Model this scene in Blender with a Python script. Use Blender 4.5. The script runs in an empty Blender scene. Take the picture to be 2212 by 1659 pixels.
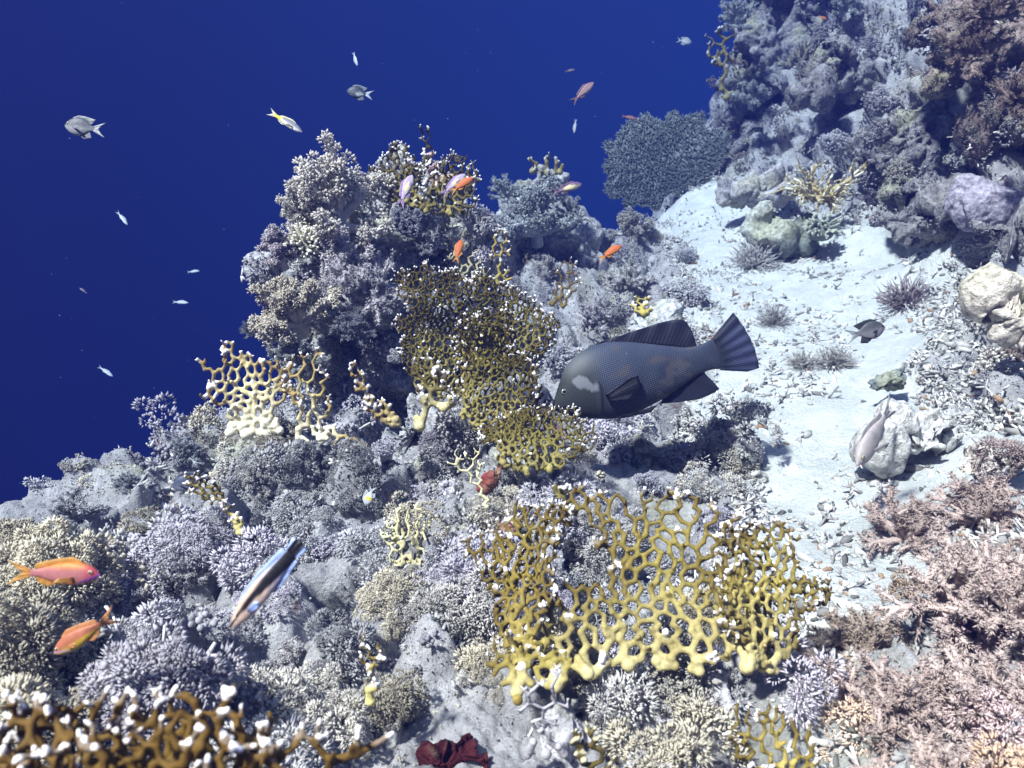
import bpy, math, random
import numpy as np
from mathutils import Vector, Matrix, kdtree
rad = math.radians
SC = bpy.context.scene
COL = SC.collection

# ------------------------------------------------------------------ camera, water light, sun, exposure
PITCH = rad(20.0)
cam_d = bpy.data.cameras.new('camera')
cam = bpy.data.objects.new('camera', cam_d); COL.objects.link(cam); SC.camera = cam
cam_d.sensor_width = 36.0; cam_d.angle = 2*math.atan(1106/1640)
cam_d.clip_start = 0.02; cam_d.clip_end = 200
cam.location = (0, 0, 0); cam.rotation_euler = (rad(90)-PITCH, 0, 0)
cam_d.dof.use_dof = True; cam_d.dof.focus_distance = 1.9; cam_d.dof.aperture_fstop = 6.0

SUN_EL, SUN_AZ = rad(57), rad(234)          # azimuth clockwise from +Y (north)
world = bpy.data.worlds.new('World'); SC.world = world; world.use_nodes = True
nt = world.node_tree; nt.nodes.clear()
wout = nt.nodes.new('ShaderNodeOutputWorld')
sky = nt.nodes.new('ShaderNodeTexSky'); sky.sky_type = 'NISHITA'; sky.sun_disc = False
sky.sun_elevation = SUN_EL; sky.sun_rotation = SUN_AZ
bg_sky = nt.nodes.new('ShaderNodeBackground'); bg_sky.inputs['Strength'].default_value = 0.10
nt.links.new(sky.outputs[0], bg_sky.inputs['Color'])
bg_sea = nt.nodes.new('ShaderNodeBackground'); bg_sea.inputs['Strength'].default_value = 1.0
tc = nt.nodes.new('ShaderNodeTexCoord'); sep = nt.nodes.new('ShaderNodeSeparateXYZ')
nt.links.new(tc.outputs['Generated'], sep.inputs[0])
# open water: the horizontal view is deep blue, darker downwards, a little lighter towards the reef side (+x)
vm = nt.nodes.new('ShaderNodeVectorMath'); vm.operation = 'DOT_PRODUCT'
nt.links.new(tc.outputs['Generated'], vm.inputs[0]); vm.inputs[1].default_value = (0.85, 0.30, 0.10)
mr = nt.nodes.new('ShaderNodeMapRange'); mr.inputs['From Min'].default_value = -0.30; mr.inputs['From Max'].default_value = 0.62
nt.links.new(vm.outputs['Value'], mr.inputs['Value'])
ramp = nt.nodes.new('ShaderNodeValToRGB'); nt.links.new(mr.outputs[0], ramp.inputs[0])
ramp.color_ramp.elements[0].color = (0.0046, 0.0012, 0.012, 1)
ramp.color_ramp.elements[1].color = (0.0095, 0.040, 0.150, 1)
nt.links.new(ramp.outputs[0], bg_sea.inputs['Color'])
mrz = nt.nodes.new('ShaderNodeMapRange'); mrz.interpolation_type = 'SMOOTHSTEP'
mrz.inputs['From Min'].default_value = 0.45; mrz.inputs['From Max'].default_value = 0.9
nt.links.new(sep.outputs[2], mrz.inputs['Value'])
mixw = nt.nodes.new('ShaderNodeMixShader')
nt.links.new(mrz.outputs[0], mixw.inputs[0]); nt.links.new(bg_sea.outputs[0], mixw.inputs[1]); nt.links.new(bg_sky.outputs[0], mixw.inputs[2])
nt.links.new(mixw.outputs[0], wout.inputs['Surface'])

sun_d = bpy.data.lights.new('sun', 'SUN'); sun = bpy.data.objects.new('sun', sun_d); COL.objects.link(sun)
sun_d.energy = 5.0; sun_d.angle = rad(3.5); sun_d.color = (1.0, 0.90, 0.76)
sdir = Vector((math.sin(SUN_AZ)*math.cos(SUN_EL), math.cos(SUN_AZ)*math.cos(SUN_EL), math.sin(SUN_EL)))
sun.rotation_euler = (-sdir).to_track_quat('-Z', 'Y').to_euler()

SC.view_settings.view_transform = 'Standard'; SC.view_settings.look = 'None'
SC.view_settings.exposure = 1.70; SC.view_settings.gamma = 1.0
cy = SC.cycles
cy.max_bounces = 4; cy.diffuse_bounces = 2; cy.glossy_bounces = 1; cy.transmission_bounces = 1
cy.volume_bounces = 0; cy.transparent_max_bounces = 4; cy.use_denoising = True
cy.caustics_reflective = False; cy.caustics_refractive = False; cy.sample_clamp_indirect = 4.0

# ------------------------------------------------------------------ helpers
cp, sp = math.cos(PITCH), math.sin(PITCH)
def ray(px, py):
    xc, yc = (px-1106)/1640.0, -(py-829.5)/1640.0
    return np.array([xc, cp+yc*sp, -sp+yc*cp])
def W(px, py, d):
    return ray(px, py)*d
def unit(v): return v/(np.linalg.norm(v, axis=-1, keepdims=True)+1e-12)

def hashf(ix, iy, iz, seed):
    h = (ix.astype(np.uint32)*np.uint32(374761393) + iy.astype(np.uint32)*np.uint32(668265263)
         + iz.astype(np.uint32)*np.uint32(2246822519) + np.uint32((seed*974711+1013904223) & 0xffffffff))
    h = (h ^ (h >> np.uint32(13)))*np.uint32(1274126177)
    h = (h ^ (h >> np.uint32(16)))*np.uint32(2654435769)
    h = h ^ (h >> np.uint32(15))
    return h.astype(np.float32)*np.float32(1/4294967296.0)
def vnoise(P, seed=0):
    P = np.asarray(P, np.float32); i = np.floor(P).astype(np.int64); f = P-i
    u = f*f*f*(f*(f*6-15)+10); r = 0
    for dx in (0, 1):
        wx = u[:, 0] if dx else 1-u[:, 0]
        for dy in (0, 1):
            wy = wx*(u[:, 1] if dy else 1-u[:, 1])
            for dz in (0, 1):
                r = r + wy*(u[:, 2] if dz else 1-u[:, 2])*hashf(i[:, 0]+dx, i[:, 1]+dy, i[:, 2]+dz, seed)
    return r                                                    # 0..1
def fbm(P, octv=3, seed=0):
    r, a, s = 0, 0.5, 0
    for k in range(octv):
        r = r+a*vnoise(P*(2.03**k)+k*17.3, seed+k); s += a; a *= 0.5
    return r/s
def worley(P, seed=0):
    P = np.asarray(P, np.float32); i = np.floor(P).astype(np.int64); best = np.full(len(P), 9.0, np.float32)
    for dx in (-1, 0, 1):
        for dy in (-1, 0, 1):
            for dz in (-1, 0, 1):
                a, b, c = i[:, 0]+dx, i[:, 1]+dy, i[:, 2]+dz
                q = (a+hashf(a, b, c, seed)-P[:, 0])**2+(b+hashf(a, b, c, seed+1)-P[:, 1])**2+(c+hashf(a, b, c, seed+2)-P[:, 2])**2
                np.minimum(best, q, out=best)
    return np.sqrt(best)
def colony(P, seed=0):
    """nearest colony centre: distance and three random numbers of that colony"""
    P = np.asarray(P, np.float32); i = np.floor(P).astype(np.int64); best = np.full(len(P), 9.0, np.float32); bid = np.zeros((len(P), 3), np.int64)
    for dx in (-1, 0, 1):
        for dy in (-1, 0, 1):
            for dz in (-1, 0, 1):
                a, b, c = i[:, 0]+dx, i[:, 1]+dy, i[:, 2]+dz
                q = (a+hashf(a, b, c, seed)-P[:, 0])**2+(b+hashf(a, b, c, seed+1)-P[:, 1])**2+(c+hashf(a, b, c, seed+2)-P[:, 2])**2
                m = q < best; best[m] = q[m]; bid[m, 0] = a[m]; bid[m, 1] = b[m]; bid[m, 2] = c[m]
    return np.sqrt(best), [hashf(bid[:, 0], bid[:, 1], bid[:, 2], seed+5+k) for k in range(3)]
def dome(P, seed): return np.clip(1-(worley(P, seed)/0.85)**2, 0, 1)

def mesh_from(name, V, F, col=None, attrs=None, smooth=True):
    """F: int array (n,3) or (n,4), or a list of such arrays."""
    me = bpy.data.meshes.new(name)
    Fs = F if isinstance(F, list) else [F]
    Fs = [np.asarray(f, np.int32) for f in Fs if len(f)]
    V = np.asarray(V, np.float32)
    nl = sum(f.size for f in Fs); npoly = sum(len(f) for f in Fs)
    me.vertices.add(len(V)); me.vertices.foreach_set('co', V.ravel())
    me.loops.add(nl); me.polygons.add(npoly)
    me.loops.foreach_set('vertex_index', np.concatenate([f.ravel() for f in Fs]))
    tot = np.concatenate([np.full(len(f), f.shape[1], np.int32) for f in Fs])
    st = np.concatenate([[0], np.cumsum(tot)[:-1]]).astype(np.int32)
    me.polygons.foreach_set('loop_start', st)
    me.polygons.foreach_set('use_smooth', np.full(npoly, smooth, bool))
    me.update(calc_edges=True)
    if col is not None:
        a = me.attributes.new('col', 'FLOAT_COLOR', 'POINT')
        c = np.ones((len(V), 4), np.float32); c[:, :3] = col; a.data.foreach_set('color', c.ravel())
    for k, v in (attrs or {}).items():
        a = me.attributes.new(k, 'FLOAT', 'POINT'); a.data.foreach_set('value', np.asarray(v, np.float32))
    me.validate(verbose=False)
    return me
def obj(name, me, mat=None, parent=None):
    o = bpy.data.objects.new(name, me); COL.objects.link(o)
    if mat is not None and not me.materials: me.materials.append(mat)
    if parent is not None: o.parent = parent
    return o
def tag(o, label=None, cat=None, group=None, kind=None):
    if label: o['label'] = label
    if cat: o['category'] = cat
    if group: o['group'] = group
    if kind: o['kind'] = kind
    return o
def empty(name, M=None):
    o = bpy.data.objects.new(name, None); COL.objects.link(o); o.empty_display_size = 0.05
    if M is not None: o.matrix_world = M
    return o
def M4(loc, ax, ay, az, s=1.0):
    m = Matrix.Identity(4)
    for i in range(3):
        m[i][0], m[i][1], m[i][2], m[i][3] = ax[i]*s, ay[i]*s, az[i]*s, loc[i]
    return m
def up_matrix(loc, up, s, spin=0.0):
    up = unit(np.asarray(up, float)); h = np.array([1.0, 0, 0]) if abs(up[0]) < 0.9 else np.array([0, 1.0, 0])
    ay = unit(np.cross(up, h)); ax = np.cross(ay, up)
    c, t = math.cos(spin), math.sin(spin)
    return M4(loc, ax*c+ay*t, ay*c-ax*t, up, s)

# templates
def ico(sub=0):
    t = (1+5**0.5)/2
    V = unit(np.array([(-1,t,0),(1,t,0),(-1,-t,0),(1,-t,0),(0,-1,t),(0,1,t),(0,-1,-t),(0,1,-t),(t,0,-1),(t,0,1),(-t,0,-1),(-t,0,1)], float))
    F = [(0,11,5),(0,5,1),(0,1,7),(0,7,10),(0,10,11),(1,5,9),(5,11,4),(11,10,2),(10,7,6),(7,1,8),(3,9,4),(3,4,2),(3,2,6),(3,6,8),(3,8,9),(4,9,5),(2,4,11),(6,2,10),(8,6,7),(9,8,1)]
    for _ in range(sub):
        V = list(map(tuple, V)); mid = {}; G = []
        def m(a, b):
            k = (min(a, b), max(a, b))
            if k not in mid:
                p = np.array(V[a])+np.array(V[b]); V.append(tuple(p/np.linalg.norm(p))); mid[k] = len(V)-1
            return mid[k]
        for a, b, c in F:
            x, y, z = m(a, b), m(b, c), m(c, a); G += [(a, x, z), (b, y, x), (c, z, y), (x, y, z)]
        F = G; V = np.array(V)
    return np.array(V), np.array(F)
ICO0, ICO1, ICO2, ICO3 = ico(0), ico(1), ico(2), ico(3)
OCTA = (np.array([(1,0,0),(-1,0,0),(0,1,0),(0,-1,0),(0,0,1),(0,0,-1)], float),
        np.array([(0,2,4),(2,1,4),(1,3,4),(3,0,4),(2,0,5),(1,2,5),(3,1,5),(0,3,5)]))
SPIKE = (np.array([(1,0,.25),(-.5,.87,.25),(-.5,-.87,.25),(0,0,1),(0,0,0)], float)*1.0,
         np.array([(0,1,3),(1,2,3),(2,0,3),(1,0,4),(2,1,4),(0,2,4)]))
def frames(D):
    D = unit(D); h = np.where(np.abs(D[:, :1]) < 0.8, np.array([[1.0, 0, 0]]), np.array([[0, 1.0, 0]]))
    B = unit(np.cross(D, h)); A = np.cross(B, D)
    return A, B, D
def stamp(T, P, D, sx, sz):
    """copies of template T at P, local z along D, widths sx, lengths sz -> V, F, index of copy per vertex"""
    TV, TF = T; n = len(P); A, B, C = frames(D)
    sx = np.broadcast_to(sx, n)[:, None, None]; sz = np.broadcast_to(sz, n)[:, None, None]
    V = P[:, None]+A[:, None]*TV[None, :, 0:1]*sx+B[:, None]*TV[None, :, 1:2]*sx+C[:, None]*TV[None, :, 2:3]*sz
    F = TF[None]+(np.arange(n)*len(TV))[:, None, None]
    return V.reshape(-1, 3), F.reshape(-1, TF.shape[1]), np.repeat(np.arange(n), len(TV))
def tubes(P0, P1, R0, R1, k=6, caps=True):
    P0, P1 = np.asarray(P0, float), np.asarray(P1, float); n = len(P0); A, B, D = frames(P1-P0)
    an = np.arange(k)*2*np.pi/k; c, s = np.cos(an)[None, :, None], np.sin(an)[None, :, None]
    ring = A[:, None]*c+B[:, None]*s
    R0 = np.broadcast_to(R0, n)[:, None, None]; R1 = np.broadcast_to(R1, n)[:, None, None]
    V = np.concatenate([P0[:, None]+ring*R0, P1[:, None]+ring*R1, P0[:, None], P1[:, None]], 1)
    j = np.arange(k); j2 = (j+1) % k
    F = np.concatenate([np.stack([j, j2, k+j2], 1), np.stack([j, k+j2, k+j], 1)])
    if caps: F = np.concatenate([F, np.stack([j2, j, np.full(k, 2*k)], 1), np.stack([k+j, k+j2, np.full(k, 2*k+1)], 1)])
    F = F[None]+(np.arange(n)*(2*k+2))[:, None, None]
    return V.reshape(-1, 3), F.reshape(-1, 3)
def join(parts):
    Vs, Fs, Cs, o = [], [], [], 0
    for p in parts:
        Vs.append(p[0]); Fs.append(np.asarray(p[1])+o); o += len(p[0])
        if len(p) > 2: Cs.append(np.broadcast_to(p[2], (len(p[0]), 3)))
    return np.concatenate(Vs), np.concatenate(Fs), (np.concatenate(Cs) if Cs else None)

# ------------------------------------------------------------------ materials
def material(name, rough=0.85, spec=0.12):
    m = bpy.data.materials.new(name); m.use_nodes = True
    n = m.node_tree; b = n.nodes['Principled BSDF']
    b.inputs['Roughness'].default_value = rough; b.inputs['Specular IOR Level'].default_value = spec
    return m, n, b
def noise_node(n, scale, detail=4, rough=0.6, coord='Object'):
    t = n.nodes.new('ShaderNodeTexCoord'); x = n.nodes.new('ShaderNodeTexNoise')
    x.inputs['Scale'].default_value = scale; x.inputs['Detail'].default_value = detail; x.inputs['Roughness'].default_value = rough
    n.links.new(t.outputs[coord], x.inputs['Vector']); return x
def mix(n, typ='MIX', fac=None, a=None, b=None):
    x = n.nodes.new('ShaderNodeMix'); x.data_type = 'RGBA'; x.blend_type = typ
    for i, v in ((0, fac), (6, a), (7, b)):
        if v is None: continue
        if isinstance(v, (int, float)): x.inputs[i].default_value = v
        elif isinstance(v, tuple): x.inputs[i].default_value = (*v, 1) if len(v) == 3 else v
        else: n.links.new(v, x.inputs[i])
    return x.outputs[2]
def remap(n, v, a, b, c=0.0, d=1.0):
    x = n.nodes.new('ShaderNodeMapRange'); n.links.new(v, x.inputs[0])
    x.inputs[1].default_value = a; x.inputs[2].default_value = b; x.inputs[3].default_value = c; x.inputs[4].default_value = d
    return x.outputs[0]
def bump(n, b, h, strength, dist):
    x = n.nodes.new('ShaderNodeBump'); x.inputs['Strength'].default_value = strength; x.inputs['Distance'].default_value = dist
    n.links.new(h, x.inputs['Height']); n.links.new(x.outputs[0], b.inputs['Normal'])
def attr(n, name):
    x = n.nodes.new('ShaderNodeAttribute'); x.attribute_name = name; return x

def mat_attr(name, rough=0.85, spec=0.12, nscale=90, lo=0.72, hi=1.2, bs=0.35, bd=0.004, tint=False, coord='Object', transl=0.0):
    """colour attribute x fine mottling (x object colour), with a fine bump"""
    m, n, b = material(name, rough, spec)
    c = attr(n, 'col').outputs['Color']
    nz = noise_node(n, nscale, 5, 0.65, coord)
    v = remap(n, nz.outputs[0], 0.3, 0.7, lo, hi)
    cc = n.nodes.new('ShaderNodeCombineColor')
    for i in range(3): n.links.new(v, cc.inputs[i])
    c = mix(n, 'MULTIPLY', 1.0, c, cc.outputs[0])
    if tint:
        oi = n.nodes.new('ShaderNodeObjectInfo'); c = mix(n, 'MULTIPLY', 1.0, c, oi.outputs['Color'])
    n.links.new(c, b.inputs['Base Color'])
    if bs: bump(n, b, nz.outputs[0], bs, bd)
    if transl:
        t = n.nodes.new('ShaderNodeBsdfTranslucent'); n.links.new(c, t.inputs[0])
        ms = n.nodes.new('ShaderNodeMixShader'); ms.inputs[0].default_value = transl
        out = [x for x in n.nodes if x.type == 'OUTPUT_MATERIAL'][0]
        n.links.new(b.outputs[0], ms.inputs[1]); n.links.new(t.outputs[0], ms.inputs[2]); n.links.new(ms.outputs[0], out.inputs[0])
    return m

def mat_reef():
    m, n, b = material('reef_surface', 0.9, 0.08)
    sand = attr(n, 'sand').outputs['Fac']
    n1 = noise_node(n, 9, 6, 0.65); n2 = noise_node(n, 70, 6, 0.72); n3 = noise_node(n, 3.1, 4, 0.6); n4 = noise_node(n, 240, 3, 0.6)
    base = mix(n, 'MIX', remap(n, n1.outputs[0], 0.35, 0.65), (0.29, 0.285, 0.305), (0.58, 0.575, 0.59))
    base = mix(n, 'MIX', remap(n, n3.outputs[0], 0.55, 0.68, 0, 0.55), base, (0.36, 0.37, 0.24))
    n5 = noise_node(n, 5.3, 5, 0.6)
    base = mix(n, 'MIX', remap(n, n5.outputs[0], 0.66, 0.72, 0, 0.75), base, (0.17, 0.055, 0.07))
    base = mix(n, 'MIX', remap(n, n2.outputs[0], 0.56, 0.70, 0, 0.8), base, (0.62, 0.62, 0.64))
    base = mix(n, 'MIX', remap(n, n2.outputs[0], 0.42, 0.32, 0, 0.85), base, (0.10, 0.095, 0.11))
    sc = mix(n, 'MIX', remap(n, n1.outputs[0], 0.4, 0.6), (0.60, 0.63, 0.62), (0.74, 0.76, 0.74))
    sc = mix(n, 'MIX', remap(n, n2.outputs[0], 0.37, 0.27, 0, 0.9), sc, (0.22, 0.21, 0.20))
    sc = mix(n, 'MIX', remap(n, n4.outputs[0], 0.42, 0.30, 0, 0.5), sc, (0.30, 0.29, 0.27))
    c = mix(n, 'MIX', sand, base, sc)
    n.links.new(c, b.inputs['Base Color'])
    bump(n, b, n2.outputs[0], 1.0, 0.02)
    return m
MAT_REEF = mat_reef()
MAT_POLYP = mat_attr('polyp_tissue', 0.9, 0.08, 60, 0.75, 1.25, 0, 0, True, transl=0.4)
MAT_STALK = mat_attr('coral_stalk', 0.9, 0.1, 40, 0.7, 1.2, 0.4, 0.05, True)
MAT_FIRE = mat_attr('fire_coral_skin', 0.7, 0.2, 140, 0.72, 1.22, 0.3, 0.003)
MAT_ROCKY = mat_attr('coral_rock', 0.9, 0.1, 48, 0.35, 1.5, 0.9, 0.02)
MAT_BITS = mat_attr('reef_bits', 0.9, 0.1, 60, 0.7, 1.2, 0.2, 0.003)
MAT_FISH = mat_attr('fish_skin', 0.5, 0.3, 14, 0.85, 1.12, 0.15, 0.01)
MAT_EYE = mat_attr('fish_eye', 0.15, 0.6, 5, 0.95, 1.05, 0)
# ------------------------------------------------------------------ seabed: one sheet from the drop-off to the reef slope
# (photo x, photo y, metres ahead, sand share)
CP = [
 (1900,1659,1.06,.25),(2212,1659,1.0,.05),(1500,1659,1.10,.1),(1200,1659,1.10,.1),(900,1659,1.08,.1),(600,1659,1.05,0),(300,1659,1.0,0),(0,1659,.97,0),
 (1300,1480,1.30,0),(700,1450,1.25,0),(200,1450,1.15,0),(0,1450,1.15,0),(1750,1450,1.36,.3),(2212,1450,1.2,.05),(1950,1400,1.33,.35),(1100,1500,1.25,0),
 (0,1250,1.55,0),(300,1250,1.62,0),(700,1250,1.6,0),(950,1200,1.68,0),(1300,1200,1.72,0),(1750,1260,1.66,.50),(1850,1200,1.72,.62),(2212,1200,1.5,.1),(2000,1250,1.6,.3),
 (0,1105,2.2,0),(120,1090,2.4,0),(250,1075,2.7,0),(450,1000,3.0,0),(520,1030,2.15,0),(700,1050,1.98,0),(900,1000,2.05,0),(1060,1060,1.95,0),(1300,1010,2.1,0),
 (1540,1010,2.18,0),(1625,1090,2.10,.4),(1800,1000,2.2,1),(1700,1130,1.95,.55),(2000,960,2.15,.45),(2212,900,1.95,.25),(1950,1090,1.92,.8),(2150,1040,1.80,.5),
 (600,880,2.4,0),(800,900,2.55,0),(1000,900,2.3,0),(1250,800,2.85,0),(1450,820,2.75,.1),(1550,880,2.55,.7),(1750,800,2.75,1),(1660,900,2.5,1),(1950,770,2.7,.5),(2100,700,2.5,.2),(2212,690,2.35,.2),(2000,850,2.4,.3),
 (1300,660,3.6,0),(1450,640,3.7,.15),(1600,650,3.65,.9),(1750,650,3.5,1),(1900,650,3.35,.9),(2080,620,3.1,.35),(1520,740,3.1,.3),(1850,580,3.75,1),
 (1350,490,4.9,0),(1500,510,4.9,.75),(1640,560,4.3,.95),(1800,540,4.1,.9),(1950,560,3.85,.5),(1480,420,5.7,.6),(1560,440,5.2,.6),(1400,590,4.2,0),(1250,560,4.3,0),(1130,560,4.2,0),
 (1500,330,6.8,0),(1580,330,6.3,0),(1600,200,6.2,0),(1700,330,5.4,0),(1700,150,5.9,0),(1850,0,6.4,0),(1600,40,6.4,0),(1750,240,5.4,0),
 (1850,290,4.9,0),(1900,130,5.1,0),(1790,420,4.6,0),(1870,400,4.75,0),(1930,460,4.1,0),(1950,330,4.0,0),(2000,170,4.1,0),(2060,30,4.3,0),
 (2060,540,3.7,0),(2100,420,3.4,0),(2100,220,3.6,0),(2100,20,3.9,0),(2212,540,2.9,0),(2212,320,3.0,0),(2212,100,3.2,0),(1990,540,3.85,.2)]
CW = [(-2.2,2.7,-2.5,0),(-3.2,3.6,-3.8,0),(-3,2,-2.9,0),(-2.5,1.2,-2.0,0),(-1.75,3.0,-2.4,0),(-1.35,3.7,-2.5,0),(-1.1,5,-3.6,0),(-.5,4.1,-1.9,0),(-2.5,6,-5,0),
 (-.1,5.9,-2.2,0),(.5,7.2,-2.8,0),(.65,6.4,-1.6,0),(1.3,8.2,-2.2,0),(1.2,6.6,-.9,0),(2.6,8.8,-.6,0),(.2,9,-4,0),(-3,9,-6.5,0),(-6,6,-6.5,0),(-6,2,-5,0),(-5,-1,-4,0),
 (4,7,1.6,0),(3.2,4.4,1.25,0),(3.4,2.6,1.1,0),(3.6,.8,.7,0),(2.1,1.5,-.25,0),(2.2,.4,-.35,0),(1.6,2.3,-.55,.1),(3,-1,-.1,0),(6,8,2.4,0),(7,3,2.6,0),(7,-1,1.6,0),
 (0,.2,-.95,0),(-.7,.3,-.9,0),(.7,.3,-.9,0),(0,-1,-1.05,0),(-2,-1,-1.8,0),(-1.4,.5,-1.05,0)]
pts, sv = [], []
for px, py, d, s in CP: pts.append(W(px, py, d)); sv.append(s)
for x, y, z, s in CW: pts.append(np.array([x, y, z])); sv.append(s)
pts = np.array(pts); sv = np.array(sv)
XY = pts[:, :2]
def rbf_fit(val, lam):
    n = len(XY); r = np.sqrt(((XY[:, None]-XY[None])**2).sum(-1))
    A = np.zeros((n+3, n+3)); A[:n, :n] = -r+lam*np.eye(n); A[:n, n] = 1; A[:n, n+1:] = XY; A[n, :n] = 1; A[n+1:, :n] = XY.T
    return np.linalg.solve(A, np.concatenate([val, np.zeros(3)]))
cz, cs = rbf_fit(pts[:, 2], 0.02), rbf_fit(sv, 0.02)
def rbf(c, Q):
    out = np.empty(len(Q))
    for i in range(0, len(Q), 40000):
        q = Q[i:i+40000]; r = np.sqrt(((q[:, None]-XY[None])**2).sum(-1))
        out[i:i+40000] = -r@c[:-3]+c[-3]+q@c[-2:]
    return out

def reef_disp(P, amp=1.0, s=1.0, full=False):
    """lumpy growth: broad swellings, colonies with gaps between them, small knobs, grain"""
    P = P/s
    a = 0.10*(fbm(P*2.6, 3, 5)-0.5)
    wrp = np.stack([vnoise(P*9+k*31.7, 71+k) for k in range(3)], 1)-.5
    f1, (r1, r2, r3) = colony(P*np.array([6.4, 6.4, 5.0])+wrp*.55, 11)
    g1 = np.clip(1-(f1/(.50+.32*r2))**2.2, 0, 1); h2 = dome(P*17+wrp*.3, 23)
    pit = np.clip((fbm(P*5.2, 2, 61)-.61)*9, 0, 1)*.13+.05*np.clip(1-f1/.6, 0, 1)*(r1 < .13)
    b = 0.105*g1*np.clip(r1*1.25-.1, .0, 1)+0.024*h2*(0.3+0.7*g1)+0.010*dome(P*46, 37)
    rough = 0.024*(fbm(P*24, 3, 81)-.5)+0.012*(fbm(P*70, 2, 83)-.5)
    d = (a+b-pit+rough-0.045)*amp*s
    return (d, f1/(.50+.32*r2), r1, r2, r3) if full else d

NR, NT = 760, 900
rr = 0.42*(13.0/0.42)**(np.arange(NR)/(NR-1)); th = np.linspace(-rad(66), rad(66), NT)
R_, T_ = np.meshgrid(rr, th, indexing='ij')
Q = np.stack([(R_*np.sin(T_)).ravel(), (R_*np.cos(T_)-0.25).ravel()], 1)
Z = rbf(cz, Q)
ztop = 1.25; Z = np.where(Z > 0.9, 0.9+(ztop-0.9)*np.tanh((Z-0.9)/(ztop-0.9)), Z)
S = np.clip(rbf(cs, Q), 0, 1)
B = np.concatenate([Q, Z[:, None]], 1)
G3 = B.reshape(NR, NT, 3)
du = np.gradient(G3, axis=0); dv = np.gradient(G3, axis=1)
N = unit(np.cross(dv, du).reshape(-1, 3)); N = np.where(N[:, 2:] < 0, -N, N)
Sn = np.clip((S-0.33)*3.4+0.5+(fbm(B*4.2, 4, 77)-0.5)*2.6, 0, 1)
far = np.clip((np.linalg.norm(B, axis=1)-1)/3, 0, 1)
dsp, *SEA_C = reef_disp(B, 1.0, 1.0, True)
disp = dsp*(1-Sn)*(1+0.45*far)+Sn*(0.020*(fbm(B*7, 3, 90)-.5)+0.012*dome(B*38, 41)*np.clip(vnoise(B*6, 8)*4-1.9, 0, 1))
for px, py, d, r_, dep in ((545,1430,1.30,.075,.17),(690,1275,1.58,.065,.14),(800,1240,1.66,.05,.10),(330,1480,1.18,.05,.10),(1010,1350,1.42,.05,.10),(240,1250,1.6,.07,.11)):   # hollows in the reef
    q = W(px, py, d); disp = disp-dep*np.exp(-(((B[:, :2]-q[:2])**2).sum(1)/(r_*r_))**2)
SEA_V = B+N*disp[:, None]
i = np.arange(NR*NT).reshape(NR, NT)
SEA_F = np.stack([i[:-1, :-1], i[:-1, 1:], i[1:, 1:], i[1:, :-1]], -1).reshape(-1, 4)
SEA_S = Sn
seabed = obj('seabed', mesh_from('seabed', SEA_V, SEA_F, attrs={'sand': Sn}), MAT_REEF)
tag(seabed, kind='structure')

# ------------------------------------------------------------------ rocks: lumps melted together, then given the same growth
def remeshed(V, F, voxel, smooth=3, fac=0.5):
    me = mesh_from('tmp', V, F); o = bpy.data.objects.new('tmp', me); COL.objects.link(o)
    m = o.modifiers.new('r', 'REMESH'); m.mode = 'VOXEL'; m.voxel_size = voxel
    if smooth:
        s = o.modifiers.new('s', 'SMOOTH'); s.iterations = smooth; s.factor = fac
    dg = bpy.context.evaluated_depsgraph_get(); ev = o.evaluated_get(dg); e = ev.to_mesh()
    nv = len(e.vertices); Vn = np.empty(nv*3, np.float32); e.vertices.foreach_get('co', Vn); Vn = Vn.reshape(-1, 3)
    Nn = np.empty(nv*3, np.float32); e.vertices.foreach_get('normal', Nn); Nn = Nn.reshape(-1, 3)
    nl = len(e.loops); L = np.empty(nl, np.int32); e.loops.foreach_get('vertex_index', L)
    ev.to_mesh_clear(); bpy.data.objects.remove(o); bpy.data.meshes.remove(me)
    return Vn.astype(float), L.reshape(-1, 4), Nn.astype(float)
ROCKS = []
def rock(name, label, cat, blobs, cols=((.27,.27,.29),(.52,.52,.53)), amp=1.0, s=1.0, voxel=None, mat=None, group=None, ragged=1.0):
    """blobs: (photo x, photo y, metres ahead, half width px, half height px, depth/width)"""
    parts = []; ds = []
    for px, py, d, rx, ry, dz in blobs:
        c = W(px, py, d); k = d/1640.0; ds.append(d); r = unit(ray(px, py))
        right = unit(np.cross(r, np.array([0, 0, 1.0]))); up = np.cross(right, r)
        V = ICO2[0]; parts.append((c+V[:, :1]*right*rx*k+V[:, 1:2]*up*ry*k+V[:, 2:]*r*rx*k*dz, ICO2[1]))
    V, F, _ = join(parts)
    vx = voxel or float(np.mean(ds))*0.0026
    V, F, N = remeshed(V, F, vx, 4)
    dsp, *cl = reef_disp(V, amp, s, True)
    V = V+N*(dsp+ragged*(0.05*s*(fbm(V*8/s, 4, 91)-.5)+.02*s*(np.abs(fbm(V*26/s, 3, 95)-.5)*-2+.2)))[:, None]
    f = fbm(V*11, 3, 3)[:, None]; f2 = np.clip((fbm(V*5, 3, 55)[:, None]-.57)*9, 0, 1)
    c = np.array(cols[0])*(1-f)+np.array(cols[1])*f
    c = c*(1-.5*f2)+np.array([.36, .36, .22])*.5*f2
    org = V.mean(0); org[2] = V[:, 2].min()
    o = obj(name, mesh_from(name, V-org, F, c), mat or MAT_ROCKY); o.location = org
    tag(o, label, cat, group)
    ROCKS.append((o, V, F, cl)); return o

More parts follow.
